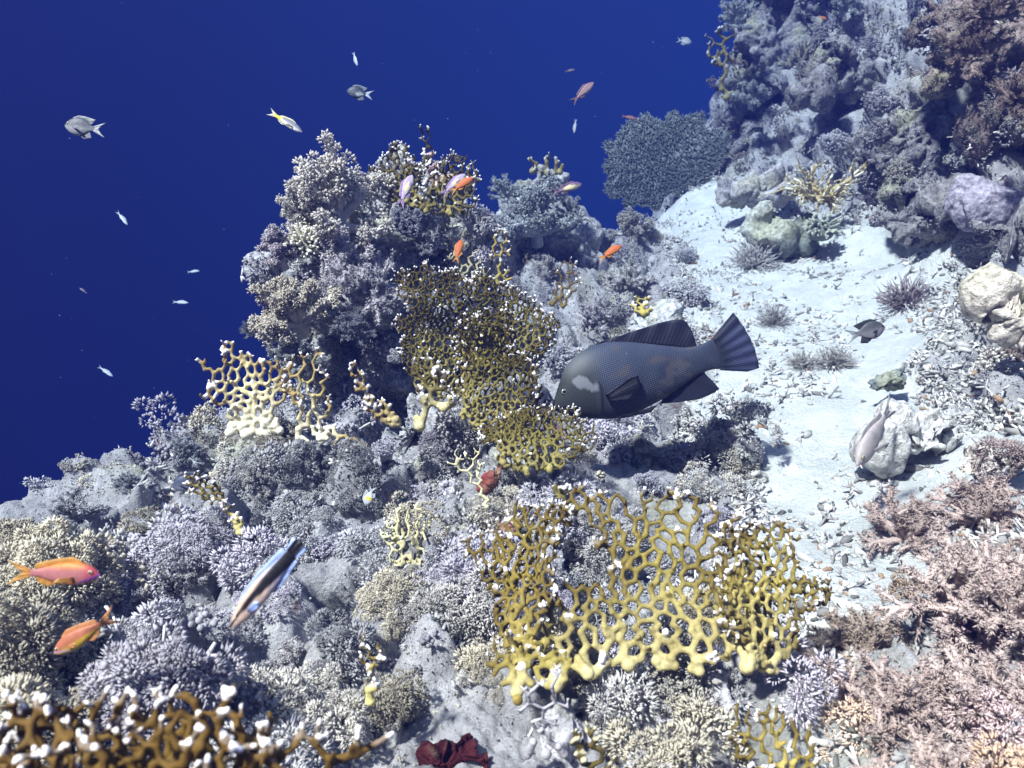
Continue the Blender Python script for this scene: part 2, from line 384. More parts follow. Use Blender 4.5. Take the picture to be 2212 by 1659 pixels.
rock('reef_pinnacle', 'tall coral-covered pinnacle rising against open blue water behind the mustard net coral', 'reef pinnacle',
     [(800,860,2.95,150,120,.9),(700,700,2.9,105,130,.9),(830,690,3.0,150,170,.9),(900,560,3.0,130,130,.8),(790,540,3.0,120,110,.8),(760,450,3.1,55,70,.8),(880,440,3.05,95,120,.8),
      (950,410,3.1,65,80,.7),(945,365,3.1,42,45,.8),(980,500,3.1,95,90,.7),(650,640,2.85,70,90,.8),(600,560,2.95,35,70,.8),(1000,650,3.0,90,120,.8)], s=1.15)
rock('reef_pinnacle', 'smaller hazy blue-grey pinnacle standing behind the tall one, beside the white sand slope', 'reef pinnacle',
     [(1170,560,4.5,130,90,.8),(1150,470,4.5,75,90,.8),(1185,405,4.5,42,55,.8),(1260,520,4.6,70,60,.8),(1090,560,4.3,70,80,.8)], s=1.3)
rock('reef_rock', 'rough rock under the mustard net coral, in front of the grouper', 'rock',
     [(1000,990,2.3,160,110,.6),(900,930,2.4,90,90,.6),(1130,1040,2.15,120,70,.7),(1220,960,2.45,90,70,.6)])
rock('reef_rock', 'coral-crusted outcrop carrying the pale yellow net coral at the drop-off', 'rock',
     [(560,1020,2.25,110,80,.8),(700,1040,2.15,130,90,.7),(640,960,2.3,90,50,.7),(820,1010,2.2,90,60,.7),(515,985,2.35,30,30,.8)])
rock('reef_rock', 'grey overhanging ledge with a dark shaded side, below the tail end of the grouper', 'rock',
     [(1540,965,2.3,75,45,.9),(1480,985,2.3,90,55,.8),(1545,1030,2.3,60,65,.7),(1390,990,2.3,80,55,.8),(1450,1060,2.15,120,55,.7)], cols=((.16,.16,.18),(.36,.36,.37)), amp=.6)
rock('reef_rock', 'smooth pale boulder just above the back of the grouper', 'rock',
     [(1420,695,3.15,62,34,.8),(1465,712,3.1,45,30,.8),(1385,712,3.05,38,22,.8)], cols=((.42,.43,.45),(.64,.64,.63)), amp=.5, ragged=1.0)
rock('reef_rock', 'lumpy white rock with dark holes beside the goatfish on the sand', 'rock',
     [(1965,930,2.06,70,34,.8),(2025,905,2.07,48,38,.8),(1925,968,2.02,30,20,.8),(2065,945,2.02,46,32,.8),(2000,965,2.0,50,22,.8)], cols=((.42,.41,.39),(.80,.79,.76)), amp=1.0, ragged=1.6)
rock('coral_boulder', 'dark round boulder coral sitting in the rubble under the grey damselfish', 'coral',
     [(1925,820,2.38,46,38,.9),(1900,835,2.36,30,24,.8),(1945,800,2.38,28,26,.8)], cols=((.12,.14,.15),(.26,.29,.29)), amp=.5, ragged=1.2)
rock('coral_boulder', 'pale round boulder coral with a shaded flank at the foot of the reef slope', 'coral',
     [(1655,490,4.2,46,58,.8)], cols=((.40,.42,.38),(.56,.57,.5)), amp=.45, ragged=.5)
rock('coral_boulder', 'dark knobbly boulder coral leaning on the pale round one', 'coral',
     [(1715,515,4.2,48,42,.8),(1740,490,4.25,36,36,.8)], cols=((.13,.15,.15),(.24,.26,.22)), amp=.5)
rock('coral_boulder', 'big smooth lavender dome coral hanging under the dark shadowed wall', 'coral',
     [(2120,440,3.0,68,55,.7),(2165,450,2.95,50,48,.7),(2100,415,3.0,40,40,.7)], cols=((.33,.30,.37),(.43,.40,.47)), amp=.3, ragged=.6)
rock('coral_boulder', 'rounded pale lobe coral behind the cream staghorn thicket', 'coral',
     [(1640,415,4.6,60,45,.8),(1590,420,4.75,42,38,.8),(1690,395,4.6,45,38,.8)], cols=((.30,.29,.31),(.50,.49,.51)), amp=.7, ragged=1.3)
rock('wall_rock', 'pale slanting slab of rock above the dark cave in the wall', 'rock',
     [(1960,300,3.95,75,60,.7),(2010,260,3.9,70,55,.7),(1920,345,4.0,55,35,.7),(1890,330,4.2,70,45,.7)], cols=((.15,.14,.155),(.34,.33,.33)), amp=1.0, s=1.2, ragged=1.5)
rock('wall_rock', 'high hazy rock tower with soft corals at the top of the slope', 'rock',
     [(1660,140,5.9,80,110,.7),(1640,20,5.9,65,90,.7),(1720,60,5.9,70,110,.7),(1800,40,6.0,50,110,.7),(1620,250,5.9,60,70,.7),(1740,-60,5.9,110,60,.7)], cols=((.15,.15,.17),(.34,.34,.36)), s=1.5)
rock('wall_rock', 'boulder with a dark hollow beneath it, between the rock tower and the wall', 'rock',
     [(1800,125,5.0,55,38,.7),(1770,160,4.9,42,30,.8),(1840,170,5.0,35,45,.7),(1752,190,4.85,34,24,.8)], cols=((.15,.14,.155),(.34,.33,.33)), amp=1.0, s=1.2, ragged=1.4)
rock('wall_rock', 'jutting shelf of rock over the deep shadow at the foot of the wall', 'rock',
     [(2060,470,3.25,110,45,.7),(1980,480,3.5,90,40,.7),(2190,500,2.75,90,40,.7),(2000,420,3.6,90,50,.7)], cols=((.15,.14,.155),(.34,.33,.33)), amp=1.0, s=1.2, ragged=1.5)
rock('wall_rock', 'brown-tinted rock bulging out high on the wall', 'rock',
     [(2130,110,3.2,120,90,.6),(2190,220,3.0,100,80,.6),(2080,40,3.5,100,70,.6),(2170,-30,3.3,120,80,.6)], cols=((.13,.10,.10),(.30,.24,.22)), amp=1.1, ragged=1.5, s=1.2)
rock('wall_rock', 'bright warm-white rock at the foot of the wall beside the rubble bank', 'rock',
     [(2195,650,2.0,55,34,.8),(2225,690,1.95,60,40,.8)], cols=((.5,.44,.37),(.80,.74,.66)), amp=.9, ragged=1.5)
rock('reef_rock', 'flat pale rock slab lying above the tan bushy soft coral', 'rock',
     [(2120,1000,1.75,75,30,.9),(2190,985,1.72,70,38,.9)], cols=((.5,.46,.42),(.76,.72,.67)), amp=.8, ragged=1.4)
rock('reef_rock', 'lavender-grey knobbly rock that the broad yellow net coral grows from', 'rock',
     [(1300,1580,1.21,105,105,.6),(1420,1570,1.22,95,110,.6),(1530,1565,1.22,85,105,.6),(1625,1540,1.24,60,85,.6),(1210,1580,1.17,60,85,.6)], cols=((.34,.33,.36),(.60,.59,.62)), amp=.55, s=.7, voxel=.004)
rock('sponge', 'dark red sponge lump beside the naked yellow twig coral', 'sponge',
     [(1062,1030,1.92,26,22,.7),(1050,1050,1.92,20,16,.7),(1078,1012,1.93,14,12,.7)], cols=((.16,.025,.025),(.28,.06,.055)), amp=.35, s=.5, voxel=.003)
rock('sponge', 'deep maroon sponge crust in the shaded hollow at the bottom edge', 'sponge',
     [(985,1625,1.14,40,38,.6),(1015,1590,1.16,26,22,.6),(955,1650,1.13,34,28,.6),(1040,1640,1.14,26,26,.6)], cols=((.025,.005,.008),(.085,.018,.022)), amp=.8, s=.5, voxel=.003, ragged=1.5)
rock('sponge', 'small red sponge patch touching the shaded side of the big yellow net coral', 'sponge',
     [(1093,1142,1.72,16,13,.7)], cols=((.26,.04,.04),(.38,.08,.08)), amp=.3, s=.4, voxel=.003)
rock('sponge', 'white and red encrusting sponge near the top of the tall pinnacle', 'sponge',
     [(945,375,2.9,26,34,.7),(975,390,2.9,28,22,.7),(930,345,2.95,20,22,.7),(1000,400,2.95,22,14,.7)], cols=((.40,.12,.12),(.72,.68,.66)), amp=.5, s=.5, voxel=.005)
# ------------------------------------------------------------------ finding the ground under a point of the picture
import heapq
from mathutils.geometry import delaunay_2d_cdt
bpy.context.view_layer.update()
_dg = bpy.context.evaluated_depsgraph_get()
GROUND = [seabed]+[q[0] for q in ROCKS]
def ground(px, py):
    u = Vector(ray(px, py)).normalized(); best = None
    for o in GROUND:
        ok, loc, nor, _ = o.ray_cast(-o.location, u)
        if ok:
            loc = loc+o.location
            if best is None or loc.length < best[0]: best = (loc.length, np.array(loc), np.array(nor))
    if best is None: return None, None, None
    return best[1], best[2], float(best[1]@np.array([0, cp, -sp]))

# ------------------------------------------------------------------ net fire coral: branches grow into an outline, fork, and fuse where they meet
YEL = dict(base=(.52,.45,.22), mid=(.33,.27,.065), edge=(.115,.08,.015), tip=(.84,.80,.82))
MUS = dict(base=(.34,.29,.10), mid=(.105,.086,.012), edge=(.07,.050,.008), tip=(.84,.82,.84))
BRN = dict(base=(.15,.10,.02), mid=(.13,.08,.013), edge=(.10,.055,.01), tip=(.90,.86,.86))
PAL = dict(base=(.92,.87,.68), mid=(.74,.64,.34), edge=(.24,.16,.05), tip=(.84,.82,.84))
DED = dict(base=(.40,.38,.40), mid=(.38,.37,.40), edge=(.42,.40,.42), tip=(.46,.44,.46))
OLV = dict(base=(.30,.27,.12), mid=(.20,.17,.05), edge=(.12,.10,.04), tip=(.5,.5,.48))
def inside(P, poly):
    x, y = P[:, 0], P[:, 1]; r = np.zeros(len(P), bool); n = len(poly)
    for a in range(n):
        (x1, y1), (x2, y2) = poly[a], poly[(a+1) % n]
        c = ((y1 > y) != (y2 > y)) & (x < (x2-x1)*(y-y1)/(y2-y1+1e-12)+x1); r ^= c
    return r
def dist_poly(P, poly):
    best = np.full(len(P), 9.0)
    for a in range(len(poly)):
        A, Bq = np.array(poly[a]), np.array(poly[(a+1) % len(poly)]); e = Bq-A
        t = np.clip(((P-A)@e)/(e@e+1e-12), 0, 1); best = np.minimum(best, np.linalg.norm(P-A-t[:, None]*e, axis=1))
    return best
def grow(poly, starts, a, rng, fuse=0.9, stretch=1.3):
    """a net of cells in the plane of the fan: nodes, parents (shortest way from the foot), fused links, free ends"""
    poly = np.array(poly); lo, hi = poly.min(0)-a, poly.max(0)+a; foot = np.mean(starts, 0); h = max(poly[:, 1].max()-foot[1], 1e-3)
    # jittered staggered seeds, drawn out along the growth direction
    av = a*stretch; rows = int((hi[1]-lo[1])/(av*.87))+1; cols = int((hi[0]-lo[0])/a)+2
    g = np.array([(lo[0]+(c+.5*(r % 2))*a, lo[1]+r*av*.87) for r in range(rows) for c in range(cols)])
    g = g+rng.uniform(-.47, .47, g.shape)*np.array([a, av])
    _, _, tri, _, _, _ = delaunay_2d_cdt([Vector(p) for p in g], [], [], 0, 1e-6)
    tri = [t for t in tri if len(t) == 3]; cen = np.array([g[list(t)].mean(0) for t in tri])
    em = {}
    for i_, t in enumerate(tri):
        for q in range(3):
            k = (min(t[q], t[(q+1) % 3]), max(t[q], t[(q+1) % 3])); em.setdefault(k, []).append(i_)
    ok = inside(cen, poly.tolist())
    E = [(v[0], v[1]) for v in em.values() if len(v) == 2 and ok[v[0]] and ok[v[1]]]
    mp = -np.ones(len(cen), int); mp[ok] = np.arange(ok.sum()); P = cen[ok]; ns = len(starts)
    P = np.concatenate([np.array(starts, float), P]); adj = [[] for _ in P]
    def add(x, y):
        e_ = P[y]-P[x]; w = np.linalg.norm(e_)*rng.uniform(.75, 1.35)*(1.7-.9*abs(e_[1])/(np.linalg.norm(e_)+1e-9)); adj[x].append((y, w)); adj[y].append((x, w))
    for x, y in E: add(mp[x]+ns, mp[y]+ns)
    for q in range(ns):
        D = np.linalg.norm(P[ns:]-P[q], axis=1)
        for k in np.argsort(D)[:2]:
            if D[k] < a*3.5: add(q, int(k)+ns)
    par = -np.ones(len(P), int); dist = np.full(len(P), 1e9); hp = [(0.0, q) for q in range(ns)]; dist[:ns] = 0
    while hp:
        d_, x = heapq.heappop(hp)
        if d_ > dist[x]: continue
        for y, w in adj[x]:
            if d_+w < dist[y]: dist[y] = d_+w; par[y] = x; heapq.heappush(hp, (d_+w, y))
    dbp = dist_poly(P, poly.tolist()); keep = (dist < 1e8); kids = np.bincount(par[par >= 0], minlength=len(P)); links = []; deg = kids+(par >= 0)
    for x in range(len(P)):
        for y, w in adj[x]:
            if x < y and keep[x] and keep[y] and par[x] != y and par[y] != x and rng.random() < fuse*(1-.6*np.clip(1-min(dbp[x], dbp[y])/(a*5), 0, 1))*(.62+.5*abs(P[x, 1]-P[y, 1])/(np.linalg.norm(P[x]-P[y])+1e-9)):
                links.append((x, y)); deg[x] += 1; deg[y] += 1
    db = dist_poly(P, poly.tolist())
    border = [x for x in range(ns, len(P)) if keep[x] and ((deg[x] <= 1) or (deg[x] <= 2 and db[x] < a*.8 and rng.random() < .5)) and P[x, 1] > foot[1]+.18*h]
    # drop what never joined
    ren = -np.ones(len(P), int); ren[keep] = np.arange(keep.sum())
    P2 = P[keep]; par2 = np.array([ren[par[x]] if par[x] >= 0 else -1 for x in np.where(keep)[0]])
    return P2, par2, [(ren[x], ren[y]) for x, y in links], [ren[x] for x in border], dist[keep]

def fan_plate(outline, starts, O, e1, e2, nn, a, r, rng, pal, curv=0, wob=.025, spur=.10, flare=.0, off=0., fuse=.75, voxel=None, web=1.0, stretch=2.0, edgew=.07, lobe=1.0):
    """outline and starts are points of the picture cast on the fan's own plane"""
    def to2(px, py):
        q = ray(px, py); t = (O@nn)/(q@nn); v = q*t-O
        return np.array([v@e1, v@e2])
    poly = [to2(*p) for p in outline]; st = [to2(*p) for p in starts]
    if lobe:
        q_, n_ = [], len(poly); big = np.ptp(np.array(poly), axis=0).max(); t0_ = min(x[1] for x in st)
        for k in range(n_):
            A, Bq = np.array(poly[k]), np.array(poly[(k+1) % n_]); m_ = max(1, int(np.linalg.norm(Bq-A)/(a*.7)))
            nr_ = np.array([Bq[1]-A[1], A[0]-Bq[0]])/(np.linalg.norm(Bq-A)+1e-9)
            for f_ in range(m_):
                p_ = A+(Bq-A)*f_/m_; h_ = np.clip((p_[1]-t0_)/(.25*big), 0, 1); v_ = vnoise(np.array([[p_[0]/(a*2.6), p_[1]/(a*2.6), off*9+7.]]), 3)[0]-.5
                q_.append(tuple(p_+nr_*v_*lobe*a*3.2*h_))
        poly = q_
    P, par, links, border, depth = grow(poly, st, a, rng, fuse=fuse, stretch=stretch)
    n = len(P)
    hmax = max(p[1] for p in poly)-min(p[1] for p in poly)+1e-6
    def lift(p2):
        p2 = np.atleast_2d(p2)
        w = off+curv*p2[:, 0]**2/hmax+wob*2*(fbm(np.stack([p2[:, 0]/.16, p2[:, 1]/.16, np.full(len(p2), off*50+3.)], 1), 2, 9)-.5)+flare*p2[:, 1]**2/hmax
        return O+p2[:, :1]*e1+p2[:, 1:]*e2+w[:, None]*nn
    X = lift(P); gmax = np.percentile(depth, 96)+1e-6
    gd = np.clip(depth/gmax, 0, 1)
    db = dist_poly(P, [tuple(p) for p in poly]); edge = np.clip(1-db/edgew, 0, 1)*np.clip(depth/(a*6), 0, 1)
    rn = r*(0.76+0.48*rng.random(n))*(1.12-.3*np.clip(depth/gmax, 0, 1))*(1+web*.7*np.exp(-depth/(a*2.2)))*(1-.12*edge)
    p0, p1, r0, r1, cen, cr, cg, ce, ct = [], [], [], [], [], [], [], [], []
    for k in range(n):
        cen.append(X[k]); cr.append(rn[k]*1.1); cg.append(gd[k]); ce.append(edge[k]); ct.append(0.)
        if par[k] >= 0: p0.append(X[par[k]]); p1.append(X[k]); r0.append(rn[par[k]]); r1.append(rn[k])
    for l, k in links: p0.append(X[l]); p1.append(X[k]); r0.append(rn[l]*.9); r1.append(rn[k]*.9)
    def finger(k, dirv, L, white):
        b = X[k]; m = b+dirv*L*.55+rng.normal(0, .12*L, 3); t = m+unit(dirv+rng.normal(0, .3, 3))*L*.45
        p0.extend([b, m]); p1.extend([m, t]); r0.extend([rn[k]*.88, rn[k]*.76]); r1.extend([rn[k]*.76, rn[k]*.64])
        ends = [(m, .12 if white else 0., .76), (t, 1. if white else .0, .60)]
        if white:
            for q in range(rng.integers(0, 3)):
                t2 = m+unit(dirv+rng.normal(0, .6, 3))*L*rng.uniform(.35, .6); p0.append(m); p1.append(t2); r0.append(rn[k]*.74); r1.append(rn[k]*.62); ends.append((t2, 1., .58))
        for c_, w_, q_ in ends:
            cen.append(c_); cr.append(rn[k]*q_); cg.append(gd[k]); ce.append(edge[k]); ct.append(w_)
    for l in border:
        if depth[l] < a*1.2: continue
        dv = X[l]-X[par[l]] if par[l] >= 0 else e2; dv = unit(dv+.45*e2+rng.normal(0, .15, 3))
        m = rng.choice([1, 2, 3], p=[.3, .45, .25])
        for q in range(m):
            sdv = np.cross(dv, nn); ang = (q-(m-1)/2)*.75
            finger(l, unit(dv*math.cos(ang)+sdv*math.sin(ang)+nn*rng.normal(0, .3)), a*rng.uniform(.45, 1.0), db[l] < 1.6*a or rng.random() < .15)
    for k in np.where(rng.random(n) < spur)[0]:
        if par[k] < 0: continue
        sgn = -1 if rng.random() < .25 else 1
        finger(k, unit(nn*sgn*rng.uniform(.4, 1)+e2*rng.uniform(.2, 1.)+rng.normal(0, .3, 3)), a*rng.uniform(.4, .95), rng.random() < .10)
    cen, cr = np.array(cen), np.array(cr)
    V1, F1 = tubes(p0, p1, r0, r1, 6); V2, F2, _ = stamp(ICO1, cen, np.tile([0, 0, 1.0], (len(cen), 1)), cr, cr)
    V, F, _ = join([(V1, F1), (V2, F2)])
    V, F, N = remeshed(V, F, voxel or max(r*.42, .0016), 3, .5)
    V = V+N*(r*.14*(fbm(V/(r*3.2), 2, 4)-.5)*2)[:, None]
    kd = kdtree.KDTree(len(cen))
    for k, c_ in enumerate(cen): kd.insert(c_, k)
    kd.balance()
    near = np.array([kd.find(v)[1] for v in V]); cg, ce, ct = np.array(cg)[near], np.array(ce)[near], np.array(ct)[near]
    # white only on the last bit of a finger
    dtip = np.linalg.norm(V-cen[near], axis=1); ct = ct*np.clip(1.35-(dtip-cr[near]*.9)/(r*1.1), 0, 1)
    b_, m_, e_, t_ = (np.array(pal[k]) for k in ('base', 'mid', 'edge', 'tip'))
    g1 = np.clip(cg*1.7, 0, 1)[:, None]; c = b_*(1-g1)+m_*g1
    e1_ = np.clip(ce*1.05+.25*(fbm(V*14, 2, 6)-.5), 0, 1)[:, None]; c = c*(1-e1_)+e_*e1_
    c = c*(1-ct[:, None])+t_*ct[:, None]
    return V, F, c

FIRE_N = 0
CLEAR = []
def clear(px, py, rpx, d=None):
    loc, _, dd = ground(px, py)
    if loc is not None: CLEAR.append((loc, rpx*dd/1640.0))
def fire(label, plates, pal, group='net fire corals on the reef', name='fire_coral', cat='fire coral', part='fan_plate'):
    """plates: dicts with outline, starts, base (photo point) or d, lean, yaw, a, r ..."""
    global FIRE_N
    meshes = []; org = None
    for pl in plates:
        pl = dict(pl); FIRE_N += 1; rng = np.random.default_rng(100+pl.pop('seed', FIRE_N))
        base = pl.pop('base'); d = pl.pop('d', None)
        if d is None: _, _, d = ground(*base)
        O = W(base[0], base[1], d+pl.pop('dd', 0.0))
        yaw, lean = rad(pl.pop('yaw', 0)), rad(pl.pop('lean', 15)); roll = rad(pl.pop('roll', 0))
        e1 = np.array([math.cos(yaw), math.sin(yaw), 0]); n0 = np.array([math.sin(yaw), -math.cos(yaw), 0]); up = np.array([0, 0, 1.0])
        e2 = math.cos(lean)*up-math.sin(lean)*n0; nn = math.cos(lean)*n0+math.sin(lean)*up
        e1, e2 = e1*math.cos(roll)+e2*math.sin(roll), e2*math.cos(roll)-e1*math.sin(roll)
        layers = pl.pop('layers', 1); gap = pl.pop('gap', .03); o_ = pl.pop('outline'); st = pl.pop('starts'); p_ = pl.pop('pal', pal)
        if org is None: org = O
        for L in range(layers):
            V, F, c = fan_plate(o_, st, O, e1, e2, nn, rng=rng, pal=p_, off=(L-(layers-1)/2)*gap, **pl)
            meshes.append((V, F, c))
    if len(meshes) == 1:
        V, F, c = meshes[0]; t = obj(name, mesh_from(name, V-org, F, c), MAT_FIRE); t.location = org
    else:
        t = empty(name, Matrix.Translation(org))
        for V, F, c in meshes: obj(part, mesh_from(part, V-org, F, c), MAT_FIRE, t)
    return tag(t, label, cat, group)

# --- the big yellow one in the middle foreground
fire('broad yellow net fire coral with brown white-tipped margin, nearest the white sand', [
  dict(outline=[(1190,1480),(1150,1340),(1185,1270),(1290,1262),(1310,1225),(1250,1130),(1232,1070),(1300,1085),(1345,1060),(1420,1035),(1500,1060),(1540,1085),(1605,1105),(1585,1160),(1560,1235),(1640,1250),(1680,1330),(1660,1430),(1500,1450),(1400,1430),(1300,1455)],
       starts=[(1210,1470),(1290,1450),(1360,1435),(1430,1440),(1510,1450),(1600,1440)], base=(1400,1450), d=1.19, lean=38, a=.0200, r=.0049, curv=.10, wob=.05, spur=.3, edgew=.13, fuse=.98, stretch=1.55, flare=.0, web=1.1, seed=1),
  dict(outline=[(1120,1440),(1060,1340),(1035,1230),(1005,1180),(1060,1168),(1090,1150),(1100,1112),(1160,1120),(1222,1105),(1215,1150),(1185,1190),(1175,1280),(1200,1400)],
       starts=[(1130,1430),(1175,1400)], base=(1150,1430), d=1.18, lean=30, yaw=-38, fuse=.9, stretch=1.6, a=.0165, r=.0039, wob=.04, spur=.35, layers=2, gap=.03, seed=2, pal=dict(YEL, base=(.34,.27,.08), mid=(.22,.165,.03))),
  dict(outline=[(1600,1450),(1560,1330),(1590,1230),(1600,1150),(1690,1170),(1700,1220),(1760,1260),(1765,1290),(1690,1320),(1695,1400),(1650,1445)],
       starts=[(1600,1440),(1640,1440)], base=(1620,1445), d=1.18, lean=24, yaw=40, fuse=.9, stretch=1.6, a=.0165, r=.0040, wob=.04, spur=.4, layers=2, gap=.03, seed=3),
  dict(outline=[(1110,1500),(1040,1440),(1050,1380),(1100,1370),(1200,1380),(1330,1400),(1260,1470),(1180,1490)],
       starts=[(1120,1490),(1200,1480),(1270,1455)], base=(1180,1480), d=1.12, lean=45, yaw=-10, fuse=.95, stretch=1.5, a=.0180, r=.0044, wob=.03, spur=.3, web=1.2, seed=4),
  dict(outline=[(1115,1520),(1060,1460),(1000,1400),(990,1375),(1010,1380),(1060,1420),(1110,1455),(1150,1490)],
       starts=[(1115,1510)], base=(1115,1515), d=1.10, lean=35, yaw=-20, a=.018, r=.0044, wob=.01, spur=.25, seed=5, pal=dict(YEL, base=(.3,.22,.06), mid=(.2,.145,.03))),
 ], YEL)
# --- the mustard one in the middle
fire('tall mustard-brown net fire coral with white rim, touching the snout of the grouper', [
  dict(outline=[(900,850),(870,760),(865,660),(858,572),(915,572),(990,592),(1090,602),(1160,642),(1205,690),(1188,745),(1150,790),(1080,800),(1000,860)],
       starts=[(905,845),(950,850),(1010,850),(1080,800),(1130,790)], base=(960,860), d=2.26, lean=12, yaw=8, fuse=.9, stretch=1.6, a=.0170, r=.0038, wob=.06, spur=.5, layers=2, gap=.05, web=.6, seed=11),
  dict(outline=[(1000,900),(985,820),(990,740),(1000,680),(1060,660),(1130,690),(1110,760),(1160,800),(1190,880),(1150,930),(1080,950)],
       starts=[(1005,890),(1040,910),(1090,935)], base=(1050,920), d=2.02, lean=8, yaw=-12, fuse=.9, stretch=1.6, a=.0165, r=.0038, wob=.07, spur=.55, layers=2, gap=.05, web=.8, seed=12),
  dict(outline=[(1075,1010),(1050,930),(1100,900),(1190,880),(1240,895),(1285,930),(1262,990),(1205,1018),(1130,1025)],
       starts=[(1085,1000),(1130,1015),(1180,1015)], base=(1140,1010), d=1.88, lean=30, yaw=10, fuse=.9, stretch=1.6, a=.0160, r=.0036, wob=.05, spur=.5, layers=2, gap=.045, seed=13, pal=dict(MUS, mid=(.17,.14,.024))),
  dict(outline=[(900,930),(885,860),(890,790),(930,790),(990,850),(1010,900),(960,880),(930,900)],
       starts=[(905,920),(960,880)], base=(920,910), d=2.08, lean=20, yaw=-25, a=.026, r=.006, wob=.02, spur=.3, seed=14, web=2.2, pal=dict(MUS, base=(.6,.53,.28))),
 ], MUS)
# --- on the outcrop at the drop-off
fire('pale cream-yellow net fire coral standing at the edge of the drop-off', [
  dict(outline=[(490,940),(470,870),(455,820),(430,785),(470,775),(475,742),(510,752),(545,742),(562,765),(570,800),(615,790),(628,830),(610,930),(560,945)],
       starts=[(495,935),(530,938),(570,940),(605,930)], base=(550,938), d=2.12, lean=12, a=.021, r=.0066, wob=.03, spur=.15, web=1.4, fuse=.98, stretch=1.5, seed=21),
 ], PAL)
fire('pale yellow fire coral with open upright branches, beside the cream net coral', [
  dict(outline=[(640,955),(620,890),(625,800),(650,760),(670,790),(690,810),(720,840),(735,900),(730,950),(690,960)],
       starts=[(650,950),(690,955)], base=(680,955), d=2.08, lean=10, yaw=-10, a=.028, r=.0054, wob=.05, spur=.4, fuse=.3, seed=22),
  dict(outline=[(690,940),(720,900),(760,930),(820,960),(790,975),(730,970)], starts=[(690,945)], base=(700,950), d=2.05, lean=40, a=.024, r=.0056, wob=.02, spur=.3, seed=23),
 ], dict(PAL, mid=(.5,.4,.16)))
fire('knobbly tan fire coral stem with white-tipped side stubs, before the dark hollow', [
  dict(outline=[(850,925),(800,900),(770,850),(755,790),(775,785),(800,850),(850,890),(870,910)], starts=[(850,915)], base=(840,915), d=2.05, lean=5, a=.018, r=.006, wob=.01, spur=.5, fuse=.1, seed=24, lobe=0, stretch=1.4),
 ], dict(PAL, base=(.5,.42,.22), mid=(.42,.33,.13)))
fire('yellow fire coral sprig on a bare bright stalk, low on the bushy reef flank', [
  dict(outline=[(520,1160),(480,1105),(440,1085),(405,1060),(395,1025),(440,1025),(475,1050),(500,1100),(528,1140)], starts=[(518,1150)], base=(515,1150), d=1.62, lean=5, a=.0125, r=.0042, wob=.02, spur=.3, fuse=.2, seed=25, lobe=0, stretch=1.4),
 ], dict(YEL, base=(.75,.66,.28), mid=(.6,.5,.16)))
fire('big dark brown fire coral with fat white tips, close along the bottom edge', [
  dict(outline=[(-60,1950),(-60,1644),(40,1624),(120,1644),(210,1649),(300,1634),(420,1649),(520,1664),(560,1694),(620,1708),(620,1950)],
       starts=[(40,1940),(160,1940),(280,1940),(400,1940),(520,1940)], base=(300,1940), d=.60, lean=10, a=.0165, r=.0043, wob=.05, spur=.4, layers=4, gap=.032, seed=31, fuse=.95, stretch=1.5),
  dict(outline=[(480,1950),(500,1718),(520,1644),(580,1604),(640,1594),(720,1619),(770,1634),(820,1624),(830,1654),(790,1718),(760,1950)],
       starts=[(540,1940),(620,1940),(700,1940)], base=(620,1940), d=.68, lean=14, yaw=10, a=.026, r=.0050, wob=.03, spur=.25, seed=32),
  dict(outline=[(600,1950),(600,1750),(640,1700),(760,1718),(860,1708),(940,1718),(955,1710),(900,1950)],
       starts=[(680,1940),(800,1940)], base=(750,1940), d=.58, lean=20, a=.022, r=.0048, wob=.03, spur=.3, seed=33),
 ], BRN)
fire('small yellow-brown fire coral with long curved branches, at the bottom by the tan soft coral', [
  dict(outline=[(1640,1760),(1620,1660),(1570,1590),(1545,1440),(1570,1445),(1590,1520),(1650,1540),(1720,1570),(1800,1650),(1800,1760)],
       starts=[(1650,1740),(1700,1750)], base=(1670,1745), d=1.02, lean=20, yaw=20, a=.0145, r=.0034, wob=.03, spur=.25, seed=34, fuse=.4),
 ], dict(YEL, base=(.6,.48,.17), mid=(.42,.32,.07)))
fire('thin upright yellow fire coral twig, lone on grey growth above the dark brown one', [
  dict(outline=[(800,1520),(785,1440),(755,1385),(775,1370),(800,1400),(830,1395),(845,1425),(815,1430),(815,1515)], starts=[(800,1515)], base=(800,1515), d=1.12, lean=5, a=.014, r=.0034, wob=.005, spur=.25, fuse=.0, seed=35, lobe=0, stretch=1.4),
 ], dict(YEL, base=(.72,.64,.25), mid=(.66,.57,.2)))
# --- on the tall pinnacle
fire('dark olive fire coral bush with white tips on the top of the tall pinnacle', [
  dict(outline=[(870,450),(835,430),(815,380),(840,330),(850,300),(880,310),(895,350),(905,290),(915,265),(925,300),(915,380),(930,450)],
       starts=[(870,440),(905,440)], base=(880,445), d=2.72, lean=5, a=.022, r=.0055, wob=.05, spur=.5, layers=2, gap=.05, seed=41),
  dict(outline=[(900,450),(905,410),(950,370),(1000,340),(1030,350),(1030,400),(1035,450),(1000,470),(950,465)],
       starts=[(920,455),(970,462)], base=(950,460), d=2.70, lean=5, yaw=10, a=.022, r=.005, wob=.05, spur=.5, layers=2, gap=.05, seed=42),
 ], dict(MUS, mid=(.12,.095,.02), edge=(.07,.055,.012)))
fire('small round golden net fire coral peeping up behind the tall mustard one', [
  dict(outline=[(1050,610),(1060,580),(1040,560),(1065,545),(1058,520),(1085,515),(1105,540),(1110,575),(1108,605),(1080,620)], starts=[(1080,612)], base=(1080,612), d=2.65, lean=12, yaw=15, a=.022, r=.0046, wob=.02, spur=.15, seed=43),
 ], dict(MUS, mid=(.40,.31,.07), edge=(.32,.24,.06)))
